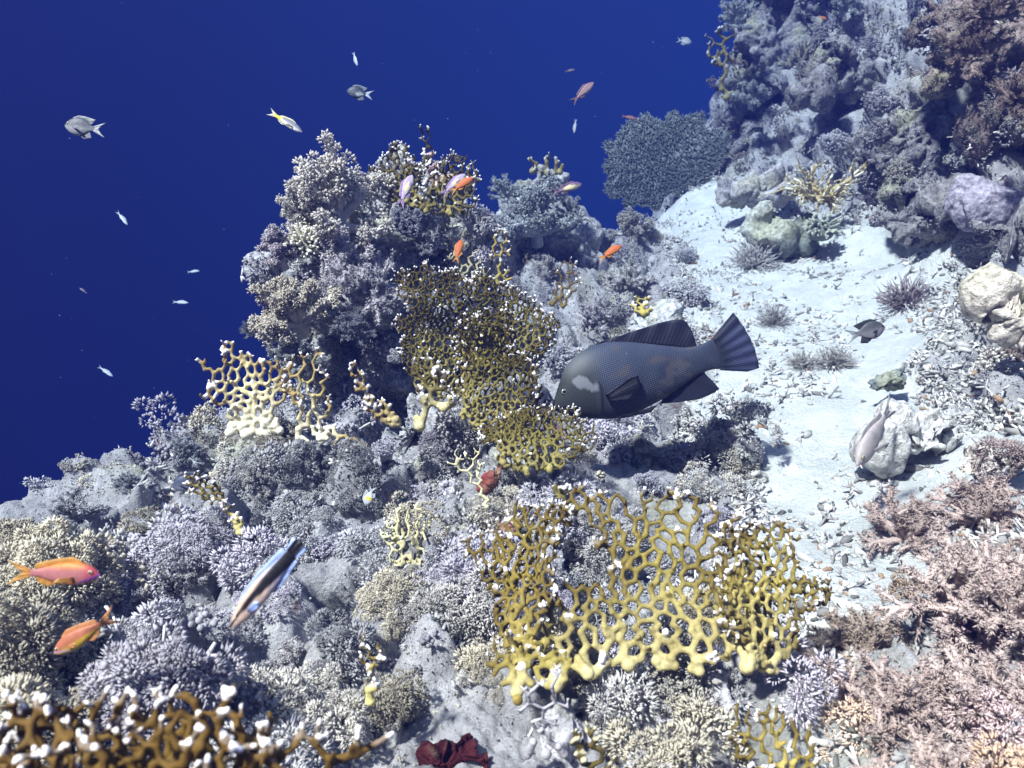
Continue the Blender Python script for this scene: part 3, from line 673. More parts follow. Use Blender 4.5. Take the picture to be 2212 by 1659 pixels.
fire('grey-yellow thicket of fine lace branches behind the tall mustard coral', [
  dict(outline=[(975,600),(965,560),(990,535),(1030,535),(1060,560),(1065,600),(1020,610)], starts=[(1000,602),(1040,605)], base=(1010,605), d=2.72, lean=40, a=.022, r=.0038, wob=.03, spur=.5, seed=44),
 ], dict(MUS, base=(.3,.28,.18), mid=(.33,.30,.18), edge=(.36,.33,.22)))
fire('dark brown fine-meshed fire coral fan on grey growth right behind the mustard one', [
  dict(outline=[(1185,665),(1180,630),(1200,600),(1215,570),(1240,575),(1252,610),(1255,640),(1230,660)], starts=[(1192,658),(1215,662)], base=(1205,660), d=2.75, lean=15, yaw=-20, a=.022, r=.0044, wob=.02, spur=.1, seed=45),
 ], dict(MUS, base=(.16,.12,.03), mid=(.13,.09,.025), edge=(.1,.07,.03)))
fire('little flat yellow fire coral plate on the reef above the grouper', [
  dict(outline=[(1395,680),(1360,668),(1352,652),(1375,642),(1405,642),(1420,660),(1410,675)], starts=[(1390,676)], base=(1390,676), lean=60, dd=-.03, a=.02, r=.006, wob=.01, spur=.2, seed=46),
 ], dict(YEL, base=(.5,.4,.1), mid=(.42,.34,.08), edge=(.36,.29,.08)))
fire('small dark mustard fire coral sprig between the two biggest net corals', [
  dict(outline=[(1195,1090),(1175,1060),(1185,1030),(1215,1025),(1250,1040),(1248,1070),(1215,1095)], starts=[(1205,1088)], base=(1205,1088), d=1.85, lean=30, a=.022, r=.0062, wob=.03, spur=.5, seed=47),
 ], MUS)
fire('bare pale-yellow forked coral twig in front of the dark red sponge', [
  dict(outline=[(1040,1095),(1020,1060),(975,1000),(985,970),(1010,985),(1040,955),(1048,1000),(1045,1045),(1058,1060),(1055,1095)], starts=[(1046,1090)], base=(1046,1090), d=1.78, lean=5, a=.024, r=.0030, wob=.005, spur=.02, fuse=0, seed=48, lobe=0, stretch=1.3),
 ], dict(YEL, base=(.8,.75,.45), mid=(.8,.74,.44), edge=(.7,.64,.36), tip=(.8,.78,.6)))
fire('olive fire coral sprig clinging to the sea-facing side of the tall pinnacle', [
  dict(outline=[(590,640),(575,610),(565,580),(580,570),(600,600),(605,635)], starts=[(595,636)], base=(595,636), d=2.78, lean=5, yaw=-30, a=.03, r=.006, wob=.02, spur=.4, seed=49),
 ], OLV)
fire('olive fire coral crowning the smaller hazy pinnacle', [
  dict(outline=[(1150,375),(1130,350),(1125,315),(1150,320),(1165,345),(1180,290),(1195,300),(1200,325),(1235,345),(1230,375),(1190,380)], starts=[(1150,370),(1180,375),(1210,372)], base=(1180,372), d=4.35, lean=5, a=.04, r=.0095, wob=.05, spur=.5, seed=50),
 ], OLV)
fire('dark olive fire coral fan on the hazy edge of the high rock tower', [
  dict(outline=[(1560,215),(1545,180),(1540,110),(1555,70),(1580,90),(1590,150),(1590,200)], starts=[(1570,210)], base=(1570,210), d=5.7, lean=5, a=.06, r=.014, wob=.05, spur=.4, seed=51),
 ], OLV)
fire('dead grey fire coral blades standing under the broad yellow net coral', [
  dict(outline=[(1130,1640),(1125,1560),(1140,1500),(1175,1480),(1200,1500),(1240,1560),(1230,1640)], starts=[(1140,1640),(1180,1640),(1220,1640)], base=(1180,1640), d=1.10, lean=-5, a=.019, r=.0034, wob=.03, spur=.05, fuse=.05, seed=52, stretch=2.6),
 ], DED)
fire('olive-yellow fire coral blades in the shadow at the bottom below the grey blades', [
  dict(outline=[(1270,1760),(1250,1660),(1245,1590),(1265,1590),(1320,1650),(1360,1700),(1360,1760)], starts=[(1290,1750),(1330,1755)], base=(1310,1755), d=1.02, lean=10, a=.016, r=.004, wob=.02, spur=.1, fuse=.2, seed=53),
 ], dict(MUS, tip=(.5,.45,.3)))
# fine-twigged round coral
fire('round tuft of fine pale-yellow twigs on grey growth in mid reef', [
  dict(outline=[(880,1245),(840,1215),(830,1160),(850,1115),(890,1108),(930,1130),(938,1180),(920,1230)], starts=[(880,1200),(870,1170),(900,1170)], base=(885,1240), d=1.60, lean=35, a=.017, r=.0026, wob=.03, spur=.6, fuse=.25, layers=2, gap=.02, seed=54),
 ], dict(base=(.40,.36,.2), mid=(.5,.46,.27), edge=(.6,.56,.34), tip=(.72,.69,.5)), name='twig_coral', cat='coral', group=None, part='twig_layer')

for c_ in ((1400,1440,75),(1300,1460,60),(1500,1440,60),(1200,1470,60),(1120,1480,50),(1620,1440,55),(885,1190,60),(1040,1060,40),(1062,1030,40),(1180,1590,60),(1180,1530,50),(985,1600,60),(800,1490,40),(800,1440,30),(515,1140,40),(470,1090,40),
           (1205,1070,40),(1390,665,45),(1093,1142,25),(550,930,70),(690,950,60),(840,915,45),(1660,1600,80),(1600,1520,60),(1420,700,70),(1300,1630,50),(1160,980,95),(1090,960,70),(1230,960,60),(940,900,50),(545,1425,60),(690,1270,45)): clear(*c_)
def sstep(x, a, b): t = np.clip((x-a)/(b-a), 0, 1); return t*t*(3-2*t)
# ------------------------------------------------------------------ soft corals: a stalk and a head of polyps
def tree_pts(rng, n1, n2, trunk, l1, l2, spread1, spread2, droop=0.0):
    segs = []; ends = []; dirs = []
    top = np.array([rng.normal(0, .02), rng.normal(0, .02), trunk]); segs.append((np.zeros(3), top, .075, .06))
    for a in range(n1):
        az = 2*np.pi*(a+rng.uniform(-.3, .3))/n1*1.618*2; el = spread1*(1-(a/(n1))**1.0*.95)*rng.uniform(.8, 1.15)
        d = np.array([math.sin(el)*math.cos(az), math.sin(el)*math.sin(az), math.cos(el)])
        b = top*(.45+.55*a/n1); e = b+d*l1*rng.uniform(.7, 1.15); e[2] -= droop*np.hypot(e[0], e[1])
        segs.append((b, e, .045, .028))
        for c in range(n2):
            t = .35+.65*c/(n2-1); p = b+(e-b)*t
            dd = unit(d+rng.normal(0, spread2, 3)+np.array([0, 0, .12])); q = p+dd*l2*rng.uniform(.6, 1.2)*(1.15-.4*t)
            segs.append((p, q, .02, .014)); ends.append(q); dirs.append(dd)
    return segs, np.array(ends), np.array(dirs)
def stalk_mesh(segs, col):
    p0, p1, r0, r1 = map(np.array, zip(*segs)); V, F = tubes(p0, p1, r0, r1, 7, False)
    return mesh_from('stalk', V, F, np.tile(col, (len(V), 1)))
def polyps_from(P, D, size, tmpl, rng, c0, c1, stretch=1.0, shade=None):
    n = len(P); s = size*rng.uniform(.7, 1.3, n); V, F, idx = stamp(tmpl, P, D, s, s*stretch)
    t = rng.random(n)[idx][:, None]; return V, F, np.array(c0)*(1-t)+np.array(c1)*t
def gen_cauliflower(seed, n1=13, n2=9, nub=34, size=.0110, fr=.062, trunk=.26, l1=.42, l2=.16, spread=1.5):
    rng = np.random.default_rng(seed); segs, E, D = tree_pts(rng, n1, n2, trunk, l1, l2, spread, .65)
    P = np.repeat(E, nub, 0); o = unit(rng.normal(size=P.shape)+np.repeat(D, nub, 0)*.6); P = P+o*fr*rng.uniform(.6, 1.15, (len(P), 1))
    V, F, c = polyps_from(P, o, size, OCTA, rng, (.40,.39,.39), (.64,.62,.60), 1.7)
    return stalk_mesh(segs, (.55,.54,.54)), mesh_from('polyp_head', V, F, c)
def gen_feather(seed, n1=11, n2=10, k=26, L=.07, w=.0065, trunk=.2, l1=.5, l2=.24, spread=1.45, droop=.1):
    """bushy: every twig is a bottlebrush of thin polyps"""
    rng = np.random.default_rng(seed); segs, E, D = tree_pts(rng, n1, n2, trunk, l1, l2, spread, .5, droop)
    P, DD = [], []
    for e, d in zip(E, D):
        t = rng.uniform(-.55, .12, k); q = e+d*l2*t[:, None]
        o = unit(np.cross(d, rng.normal(size=(k, 3)))); P.append(q); DD.append(unit(o+d*rng.uniform(.2, 1.2, (k, 1))))
    P, DD = np.concatenate(P), np.concatenate(DD); n = len(P); l = L*rng.uniform(.6, 1.25, n)
    V, F, idx = stamp(OCTA, P+DD*l[:, None]*.5, DD, w*rng.uniform(.8, 1.4, n), l*.5)
    t = rng.random(n)[idx][:, None]; c = np.array((.40,.40,.40))*(1-t)+np.array((.62,.61,.60))*t
    return stalk_mesh(segs, (.45,.44,.44)), mesh_from('polyp_head', V, F, c)
def gen_starball(seed, lumps=12, k=80, rl=.22, L=.055, w=.018):
    """several round cushions of radiating polyps"""
    rng = np.random.default_rng(seed); P, D = [], []; segs = []
    for a in range(lumps):
        az = rng.uniform(0, 2*np.pi); rr_ = 0 if a == 0 else rng.uniform(.2, .55); r = rl*rng.uniform(.6, 1.1)
        c = np.array([rr_*math.cos(az), rr_*math.sin(az), rng.uniform(.08, .42)*(1.1-rr_)+.08])
        o = unit(rng.normal(size=(k, 3))+np.array([0, 0, .25])); P.append(c+o*r*.75); D.append(unit(o+rng.normal(0, .25, o.shape)))
        segs.append((np.array([c[0]*.4, c[1]*.4, -.1]), c, r*.55, r*.6)); 
    P, D = np.concatenate(P), np.concatenate(D); n = len(P); l = L*rng.uniform(.7, 1.3, n)
    V, F, idx = stamp(OCTA, P+D*l[:, None]*.6, D, w*rng.uniform(.7, 1.3, n), l*.75)
    t = rng.random(n)[idx][:, None]; c = np.array((.44,.44,.47))*(1-t)+np.array((.68,.67,.70))*t
    return stalk_mesh(segs, (.34,.34,.37)), mesh_from('polyp_head', V, F, c)
def gen_tentacle(seed, n=190, L=1.0, w=.017, spread=1.35):
    """sea-anemone-like tuft of thin bending arms"""
    rng = np.random.default_rng(seed); el = np.arccos(1-rng.random(n)*(1-math.cos(spread))); az = rng.uniform(0, 2*np.pi, n)
    d = np.stack([np.sin(el)*np.cos(az), np.sin(el)*np.sin(az), np.cos(el)], 1); l = L*rng.uniform(.55, 1, n)[:, None]
    p = d*.16; b = unit(d+rng.normal(0, .25, d.shape)); q = p+d*l*.4; s = q+b*l*.35; e = s+unit(b+rng.normal(0, .3, d.shape)+np.array([0, 0, -.1]))*l*.25
    parts = []
    for A, Bq, ra, rb in ((p, q, w, w*.95), (q, s, w*.95, w*.85), (s, e, w*.85, w*.5)): parts.append((*tubes(A, Bq, ra, rb, 4, True),))
    V, F, _ = join(parts); c = np.array((.42,.41,.40))+(.2*rng.random((len(V)//30+1)))[np.arange(len(V))//30][:, None]
    segs = [(np.array([0, 0, -.15]), np.array([0, 0, .2]), .2, .16)]
    return stalk_mesh(segs, (.4,.39,.38)), mesh_from('polyp_head', V, F, c)
def gen_finger(seed, n=64, r=.05, L=.34, pal=((.42,.40,.30),(.80,.77,.66)), flat=.75, rd=.62):
    """stony coral with blunt pale-tipped fingers on a dome"""
    rng = np.random.default_rng(seed); k = np.arange(n)+.5; el = np.arccos(1-k/n*.95); az = k*2.39996
    d = np.stack([np.sin(el)*np.cos(az), np.sin(el)*np.sin(az), np.cos(el)*flat], 1); d = unit(d+rng.normal(0, .12, d.shape))
    b = d*rd*.55; l = L*rng.uniform(.7, 1.25, n)[:, None]; m = b+d*l*.6; e = m+unit(d+rng.normal(0, .3, d.shape))*l*.5
    e2 = m+unit(d+rng.normal(0, .6, d.shape))*l*.4
    P0 = np.concatenate([b, m, m]); P1 = np.concatenate([m, e, e2]); R0 = np.concatenate([np.full(n, r*1.1), np.full(n, r), np.full(n, r*.9)]); R1 = np.concatenate([np.full(n, r), np.full(n, r*.85), np.full(n, r*.8)])
    V1, F1 = tubes(P0, P1, R0, R1, 7, False); c1 = np.empty((len(V1), 3)); t = (np.arange(len(V1)) % 16); tip = (((t >= 7) & (t < 14)) | (t == 15))
    seg = np.arange(len(V1))//16; c1[:] = pal[0]; c1[tip & (seg >= n)] = pal[1]
    cc = np.concatenate([m, e, e2]); V2, F2, idx = stamp(ICO1, cc, np.tile([0, 0, 1.], (len(cc), 1)), np.concatenate([np.full(n, r), np.full(n, r*.88), np.full(n, r*.83)]), np.concatenate([np.full(n, r), np.full(n, r*.88), np.full(n, r*.83)]))
    c2 = np.where((idx >= n)[:, None], np.array(pal[1]), np.array(pal[0]))
    V3, F3 = ICO2[0]*rd*np.array([.8, .8, .6]), ICO2[1]
    V, F, c = join([(V1, F1, c1), (V2, F2, c2), (V3, F3, np.array(pal[0])*.6)])
    return mesh_from('finger_coral', V, F, c)

def gen_stag(seed):
    rng = np.random.default_rng(seed); P0, P1, R0, R1, C = [], [], [], [], []
    def br(p, d, L, r, lev):
        n = 4
        for q in range(n):
            d = unit(d+rng.normal(0, .16, 3)+np.array([0, 0, .05])); e = p+d*L/n; tipc = lev == 0 or q == n-1
            P0.append(p); P1.append(e); R0.append(r); R1.append(r*.9); r *= .9; C.append((.46,.38,.20) if not (q == n-1) else (.74,.70,.56)); p = e
            if lev < 2 and rng.random() < .75: br(p, unit(d+rng.normal(0, .75, 3)), L*rng.uniform(.35, .6), r*.9, lev+1)
    for a in range(17):
        az = rng.uniform(0, 2*np.pi); el = rng.uniform(.5, 1.5); br(np.array([rng.normal(0, .12), rng.normal(0, .12), 0]), np.array([math.sin(el)*math.cos(az), math.sin(el)*math.sin(az), math.cos(el)]), rng.uniform(.5, 1.0), .045, 0)
    V1, F1 = tubes(P0, P1, R0, R1, 7); C = np.array(C); c1 = np.repeat(C, 16, 0); e = np.array(P1); R1 = np.array(R1); V2, F2, ix = stamp(ICO1, e, np.tile([0, 0, 1.], (len(e), 1)), R1*1.02, R1*1.02)
    V, F, c = join([(V1, F1, c1), (V2, F2, C[ix])]); return mesh_from('staghorn_coral', V, F, c)
SOFT = {'cauli': [gen_cauliflower(s) for s in (1, 2)], 'dense': [gen_cauliflower(s, 13, 11, 32, .010, .055, .25, .46, .15, 1.6) for s in (3, 4)],
        'feather': [gen_feather(s) for s in (5, 6)], 'brush': [gen_feather(s, 16, 12, 46, .055, .0038, .12, .5, .22, 1.55, .05) for s in (7, 8, 15)],
        'star': [gen_starball(s) for s in (9, 10)], 'arms': [gen_tentacle(s) for s in (11, 12)],
        'ball': [gen_cauliflower(13, 14, 9, 30, .012, .05, .55, .27, .10, 2.2)], 'fern': [gen_feather(14, 9, 9, 22, .06, .010, .1, .62, .12, 1.7, .25)]}
for k_, l_ in SOFT.items():
    for st_, hd_ in l_: st_.materials.append(MAT_STALK); hd_.materials.append(MAT_POLYP)
_sc = {}
def soft(kind, label, px, py, h, tint=(1, 1, 1), lean=(0, 0, 0), sink=.06, d=None, wide=1.0, cat='soft coral', group='soft corals on the reef', name='soft_coral', spin=None):
    """px,py: where its foot meets the reef; h: height in photo pixels"""
    loc, nor, dd = ground(px, py)
    if d is not None or loc is None: loc, nor, dd = W(px, py, d or 3.0), np.array([0, -.3, 1.0]), d or 3.0
    k = _sc.get(kind, 0); _sc[kind] = k+1; st_, hd_ = SOFT[kind][k % len(SOFT[kind])]
    s = h*dd/1640.0; up = unit(nor*.55+np.array([0, 0, 1.0])+np.array(lean, float))
    t = empty(name, up_matrix(loc-up*s*sink, up, s, (k*2.4) if spin is None else spin)); t.scale = (t.scale[0]*wide, t.scale[1]*wide, t.scale[2])
    for nm, me in (('stalk', st_), ('polyp_head', hd_)):
        o = obj(nm, me, None, t); o.color = (*tint, 1)
    return tag(t, label, cat, group)
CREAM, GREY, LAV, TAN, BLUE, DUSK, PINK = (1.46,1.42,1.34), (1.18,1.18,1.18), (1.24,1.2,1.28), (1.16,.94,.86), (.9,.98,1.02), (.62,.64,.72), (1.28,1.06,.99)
# tall pinnacle
soft('cauli', 'big cream cauliflower soft coral on the sea-facing shoulder of the tall pinnacle', 735, 505, 268, CREAM, (-.25,-.2,.35), d=2.70, wide=.95)
soft('cauli', 'cream soft coral arm reaching out low beside the big cauliflower one', 700, 490, 150, CREAM, (-1.1,-.3,0), d=2.70)
soft('dense', 'broad bushy cream soft coral at the foot of the tall pinnacle over open water', 650, 715, 185, (1.25,1.17,1.0), (-.5,-.5,.1), d=2.55, wide=1.2)
soft('brush', 'pale grey drooping soft coral between the cream bush and the mustard coral', 790, 660, 175, LAV, (-.1,-.8,.2), d=2.62, wide=1.15)
soft('dense', 'lavender-grey soft coral cushion covering the middle of the tall pinnacle', 750, 610, 150, LAV, (-.2,-.8,.2), d=2.68, wide=1.15)
soft('ball', 'small round lavender soft coral ball on a thick trunk at the pinnacle edge', 615, 575, 115, (1.08,1.0,1.1), (-.45,-.3,.3), d=2.62)
soft('fern', 'fern-like soft coral tinted dark for the shade under the overhang of the tall pinnacle', 940, 530, 80, DUSK, (0,-1.2,0), d=2.68)  # shade of the overhang is put into the tint
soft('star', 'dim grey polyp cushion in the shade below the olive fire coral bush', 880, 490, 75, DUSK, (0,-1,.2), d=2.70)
soft('star', 'pale polyp cushion at the shoulder of the pinnacle facing the sand', 1030, 490, 75, GREY, (.4,-.6,.4), d=2.75)
soft('star', 'lilac polyp cushion lower down the sand-facing side of the pinnacle', 1060, 560, 70, LAV, (.3,-.6,.4), d=2.80)
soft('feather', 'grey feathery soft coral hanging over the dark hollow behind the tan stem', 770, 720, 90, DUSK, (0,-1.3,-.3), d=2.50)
soft('dense', 'grey-green mossy soft coral at the base of the pinnacle above the cream net coral', 650, 790, 95, (.8,.85,.85), (-.2,-.5,.4), d=2.5, wide=1.3)
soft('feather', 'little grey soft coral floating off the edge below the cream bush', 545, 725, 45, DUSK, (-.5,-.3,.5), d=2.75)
soft('star', 'tiny starry polyp ball in the black hollow of the pinnacle foot', 855, 775, 40, GREY, (0,-.8,.5), d=2.48)
# smaller hazy pinnacle and the saddle
soft('dense', 'tall blue-grey soft coral covering the front of the smaller hazy pinnacle', 1160, 520, 190, BLUE, (-.1,-.4,.4), d=4.25)
soft('feather', 'hazy soft coral tuft on the seaward side of the smaller pinnacle', 1095, 430, 70, BLUE, (-.7,-.3,.3), d=4.35)
soft('dense', 'pale knobbly soft coral cushion on the low side of the smaller pinnacle', 1230, 470, 65, BLUE, (.3,-.4,.4), d=4.3)
soft('cauli', 'small cream tree-like soft coral at the saddle where sand meets open water', 1365, 515, 95, (1.05,1.05,1.0), (0,-.2,.6))
soft('brush', 'wide low grey soft coral bush below the orange fish', 1350, 622, 85, GREY, (0,-.2,.6), wide=1.25)
soft('star', 'lavender-grey cushion beside the low grey bush toward the sand', 1480, 650, 80, GREY, (0,-.2,.7), wide=1.2)
soft('dense', 'pale grey soft coral clump on the reef crest in front of the smaller pinnacle', 1180, 600, 70, GREY, (0,-.4,.6))
soft('brush', 'soft lilac bush just above the flat pale boulder', 1290, 700, 80, LAV, (0,-.3,.6), wide=1.2)
soft('star', 'grey cushion wedged between the mustard coral and the head of the grouper', 1215, 790, 85, GREY, (0,-.3,.7), wide=1.25)
soft('star', 'small grey cushion at the sand edge under the pale round boulder coral', 1480, 560, 50, GREY, (0,0,.8))
# tufts on the sand
soft('arms', 'fuzzy grey tuft of thin arms at the top of the white sand chute', 1628, 578, 66, GREY, (0,-.1,1), group='armed tufts on the sand')
soft('arms', 'spiky grey tuft alone on the white sand above the tail of the grouper', 1672, 702, 50, (.9,.9,.92), (0,-.1,1), group='armed tufts on the sand')
soft('arms', 'first of two neighbouring grey tufts on sand below the damselfish, nearer the tail', 1732, 795, 42, (.9,.88,.86), (0,0,1), group='armed tufts on the sand')
soft('arms', 'second of two neighbouring grey tufts on sand, the wider one', 1800, 792, 48, (.9,.88,.86), (0,0,1), wide=1.15, group='armed tufts on the sand')
soft('brush', 'grey-mauve wispy tuft between the tail of the grouper and the open sand', 1610, 895, 62, (.88,.86,.88), (0,-.1,.8), wide=1.2)
soft('arms', 'purplish tuft in the shade at the foot of the dark wall', 1955, 660, 70, (.72,.62,.66), (0,-.1,.8), group='armed tufts on the sand')
# front of the ledge and centre
soft('star', 'white starry polyp cushion on the near face of the ledge', 1340, 985, 58, (1.15,1.15,1.2), (0,-.5,.7))
soft('star', 'white starry polyp cushion low on the ledge near the mustard coral', 1275, 1070, 58, (1.12,1.12,1.18), (0,-.6,.6))
soft('star', 'white starry polyp cushion in the middle of the ledge above the yellow net coral', 1400, 1050, 55, (1.12,1.12,1.18), (0,-.6,.6))
soft('star', 'white starry polyp cushion directly under the belly of the grouper', 1300, 950, 50, (1.1,1.1,1.15), (0,-.5,.7))
soft('star', 'pale polyp cushion on the rock under the tan knobbly stem', 830, 980, 60, LAV, (0,-.5,.7))
soft('star', 'lavender polyp cushion above the round tuft of fine twigs', 900, 1075, 70, LAV, (0,-.5,.7))
soft('feather', 'grey feathery soft coral between the twig tuft and the broad yellow net', 1000, 1130, 85, GREY, (.1,-.5,.6))
soft('dense', 'grey soft coral shrub by the naked yellow twig', 925, 1040, 62, GREY, (-.1,-.5,.6))
soft('brush', 'lavender bush tucked against the shaded side of the broad yellow net coral', 985, 1290, 95, LAV, (0,-.4,.6), wide=1.1)
# the flank towards the open water
soft('feather', 'grey bush standing out against the blue at the far drop-off corner', 160, 1130, 100, (.98,.98,1.0), (-.2,-.2,.6), wide=1.35)
soft('feather', 'hazy grey bush on the ridge under the cream net coral', 400, 985, 62, (.8,.86,.92), (-.2,-.2,.7), wide=1.3)
soft('feather', 'small hazy bush at the very edge of the ridge line', 275, 1050, 50, (.85,.9,.95), (-.2,-.2,.7), wide=1.2)
soft('star', 'pale knobbly cushion next to the tail of the striped cleaner wrasse', 700, 1190, 70, LAV, (0,-.4,.7))
soft('dense', 'cream-grey soft coral mound right below the cream net coral', 560, 1045, 75, (1.02,1.0,.98), (-.1,-.6,.5), wide=1.2)
soft('dense', 'cream-grey soft coral mound in the middle of the bushy flank', 660, 1110, 85, (1.0,1.0,1.0), (-.1,-.5,.6), wide=1.2)
soft('feather', 'feathery mound above the nose of the upper orange fish', 330, 1310, 110, (1.02,1.02,1.04), (-.1,-.4,.7), wide=1.35)
soft('feather', 'feathery mound between the bare yellow stalk and the striped wrasse', 420, 1240, 85, (1.0,1.0,1.0), (-.1,-.4,.7), wide=1.3)
soft('dense', 'lumpy grey mound under the tail of the lower orange fish', 290, 1420, 80, (.98,.98,1.0), (-.1,-.4,.7), wide=1.35)
soft('dense', 'lumpy pale mound in front of the dark hole beneath the wrasse', 640, 1440, 95, (1.04,1.03,1.06), (0,-.4,.7), wide=1.25)
soft('star', 'bumpy grey cushion at the picture edge below the lower orange fish', 70, 1460, 70, (.98,.98,.95), (-.1,-.3,.8), wide=1.3)
soft('dense', 'pale mound just behind the fat white tips of the dark brown fire coral', 400, 1500, 80, (1.04,1.02,1.04), (0,-.3,.8), wide=1.4)
# the tan thicket by the sand
soft('brush', 'tan bushy soft coral nearest the white sand bowl', 1960, 1165, 150, TAN, (-.2,-.2,.8), wide=1.35, group='tan soft corals')
soft('brush', 'tan bushy soft coral below the flat pale slab', 2120, 1130, 165, TAN, (-.1,-.2,.8), wide=1.35, group='tan soft corals')
soft('brush', 'large pinkish-tan soft coral in the middle of the tan thicket', 2080, 1320, 230, PINK, (-.2,-.2,.8), wide=1.35, group='tan soft corals')
soft('brush', 'pinkish-tan soft coral running off the edge of the picture mid-thicket', 2215, 1340, 230, PINK, (-.2,-.2,.8), wide=1.3, group='tan soft corals')
soft('brush', 'tan soft coral clump where the thicket meets the sand, by the yellow net coral', 1860, 1420, 160, (.9,.74,.62), (-.2,-.2,.8), wide=1.4, group='tan soft corals')
soft('brush', 'tan soft coral in the lower thicket, behind the small curved fire coral', 1930, 1580, 230, TAN, (-.2,-.2,.8), wide=1.35, group='tan soft corals')
soft('brush', 'pinkish-tan soft coral filling the bottom corner', 2120, 1590, 280, PINK, (-.2,-.2,.8), wide=1.35, group='tan soft corals')
soft('brush', 'tan soft coral cut off by the bottom edge, lowest of the thicket', 1990, 1760, 260, TAN, (-.1,-.2,.8), wide=1.3, group='tan soft corals')
soft('brush', 'dull tan soft coral between the warm-white rock and the rubble', 2190, 790, 90, (.72,.6,.55), (-.2,-.2,.8), wide=1.2, group='tan soft corals')
# the wall
soft('feather', 'cream feathery soft coral on the wall between the rock tower and the boulder', 1730, 150, 75, (.95,.95,.85), (-.3,-.8,.4), d=5.1)
soft('feather', 'hazy soft coral hanging from the seaward face of the rock tower', 1600, 60, 90, BLUE, (-.8,-.4,-.2), d=5.5)
soft('dense', 'hazy soft coral cap at the very top of the rock tower', 1820, 30, 80, BLUE, (.2,-.6,.3), d=5.5)
soft('dense', 'hazy grey soft coral in the shade of the rock tower', 1620, 230, 80, BLUE, (-.3,-.7,.3), d=5.5)
soft('brush', 'brownish shaggy soft coral high on the wall in the top corner', 2090, 120, 110, (.62,.5,.46), (-.3,-.9,.1), d=2.95, wide=1.2)
soft('brush', 'brownish shaggy soft coral at the picture edge below the top corner', 2190, 230, 110, (.6,.48,.44), (-.3,-.9,.1), d=2.7, wide=1.2)
soft('brush', 'brownish shaggy soft coral hanging at the very top edge', 2140, 40, 100, (.6,.48,.44), (-.3,-.9,.1), d=2.85, wide=1.2)
soft('star', 'pale cushion on the wall just above the slanting slab', 1900, 230, 70, (.95,.93,.95), (-.3,-.8,.4), d=4.2)
soft('star', 'grey cushion on the wall above the cream staghorn thicket', 1800, 320, 65, GREY, (-.3,-.8,.4), d=4.7)

# stony corals
def stony(me, name, label, px, py, s_px, lean=(0, 0, 0), d=None, mat=None, sink=.15, cat='coral'):
    loc, nor, dd = ground(px, py)
    if d is not None: loc, nor, dd = W(px, py, d), np.array([0, -.5, 1.0]), d
    s = s_px*dd/1640.0; up = unit(nor*.6+np.array([0, 0, .6])+np.array(lean, float))
    o = obj(name, me, mat or MAT_BITS); o.matrix_world = up_matrix(loc-up*s*sink, up, s, px*.1); return tag(o, label, cat)
FING = gen_finger(31)
stony(FING, 'finger_coral', 'cream finger coral with pale blunt tips under the lavender ball on the pinnacle', 655, 525, 62, (-.2,-1,.2), d=2.62)
stony(gen_finger(32, 34, .05, .5, ((.40,.36,.25),(.86,.80,.66)), .5, .45), 'finger_coral', 'small bright knobbly coral above the cream finger coral', 668, 470, 34, (-.2,-.6,.5), d=2.66)
stony(gen_stag(33), 'staghorn_coral', 'cream staghorn coral thicket sprawling on the slope by the dark cave', 1770, 420, 88, (-.5,-.6,.2), d=4.15)
stony(gen_finger(34, 70, .04, .25, ((.20,.20,.22),(.36,.35,.38)), .7, .6), 'finger_coral', 'dark knobbly finger coral in the shade under the grouper', 1355, 950, 26, (0,-.5,.6))
stony(gen_finger(35, 80, .03, .35, ((.46,.44,.34),(.66,.64,.52)), .6, .6), 'finger_coral', 'dense short-fingered coral at the picture edge below the lower orange fish', 60, 1500, 105, (-.1,-.3,.8))
stony(gen_finger(36, 50, .045, .3, ((.26,.28,.24),(.45,.47,.38)), .6, .6), 'finger_coral', 'greenish short-fingered coral below the staghorn on the sand edge', 1775, 490, 60, (0,-.4,.8), d=4.0)
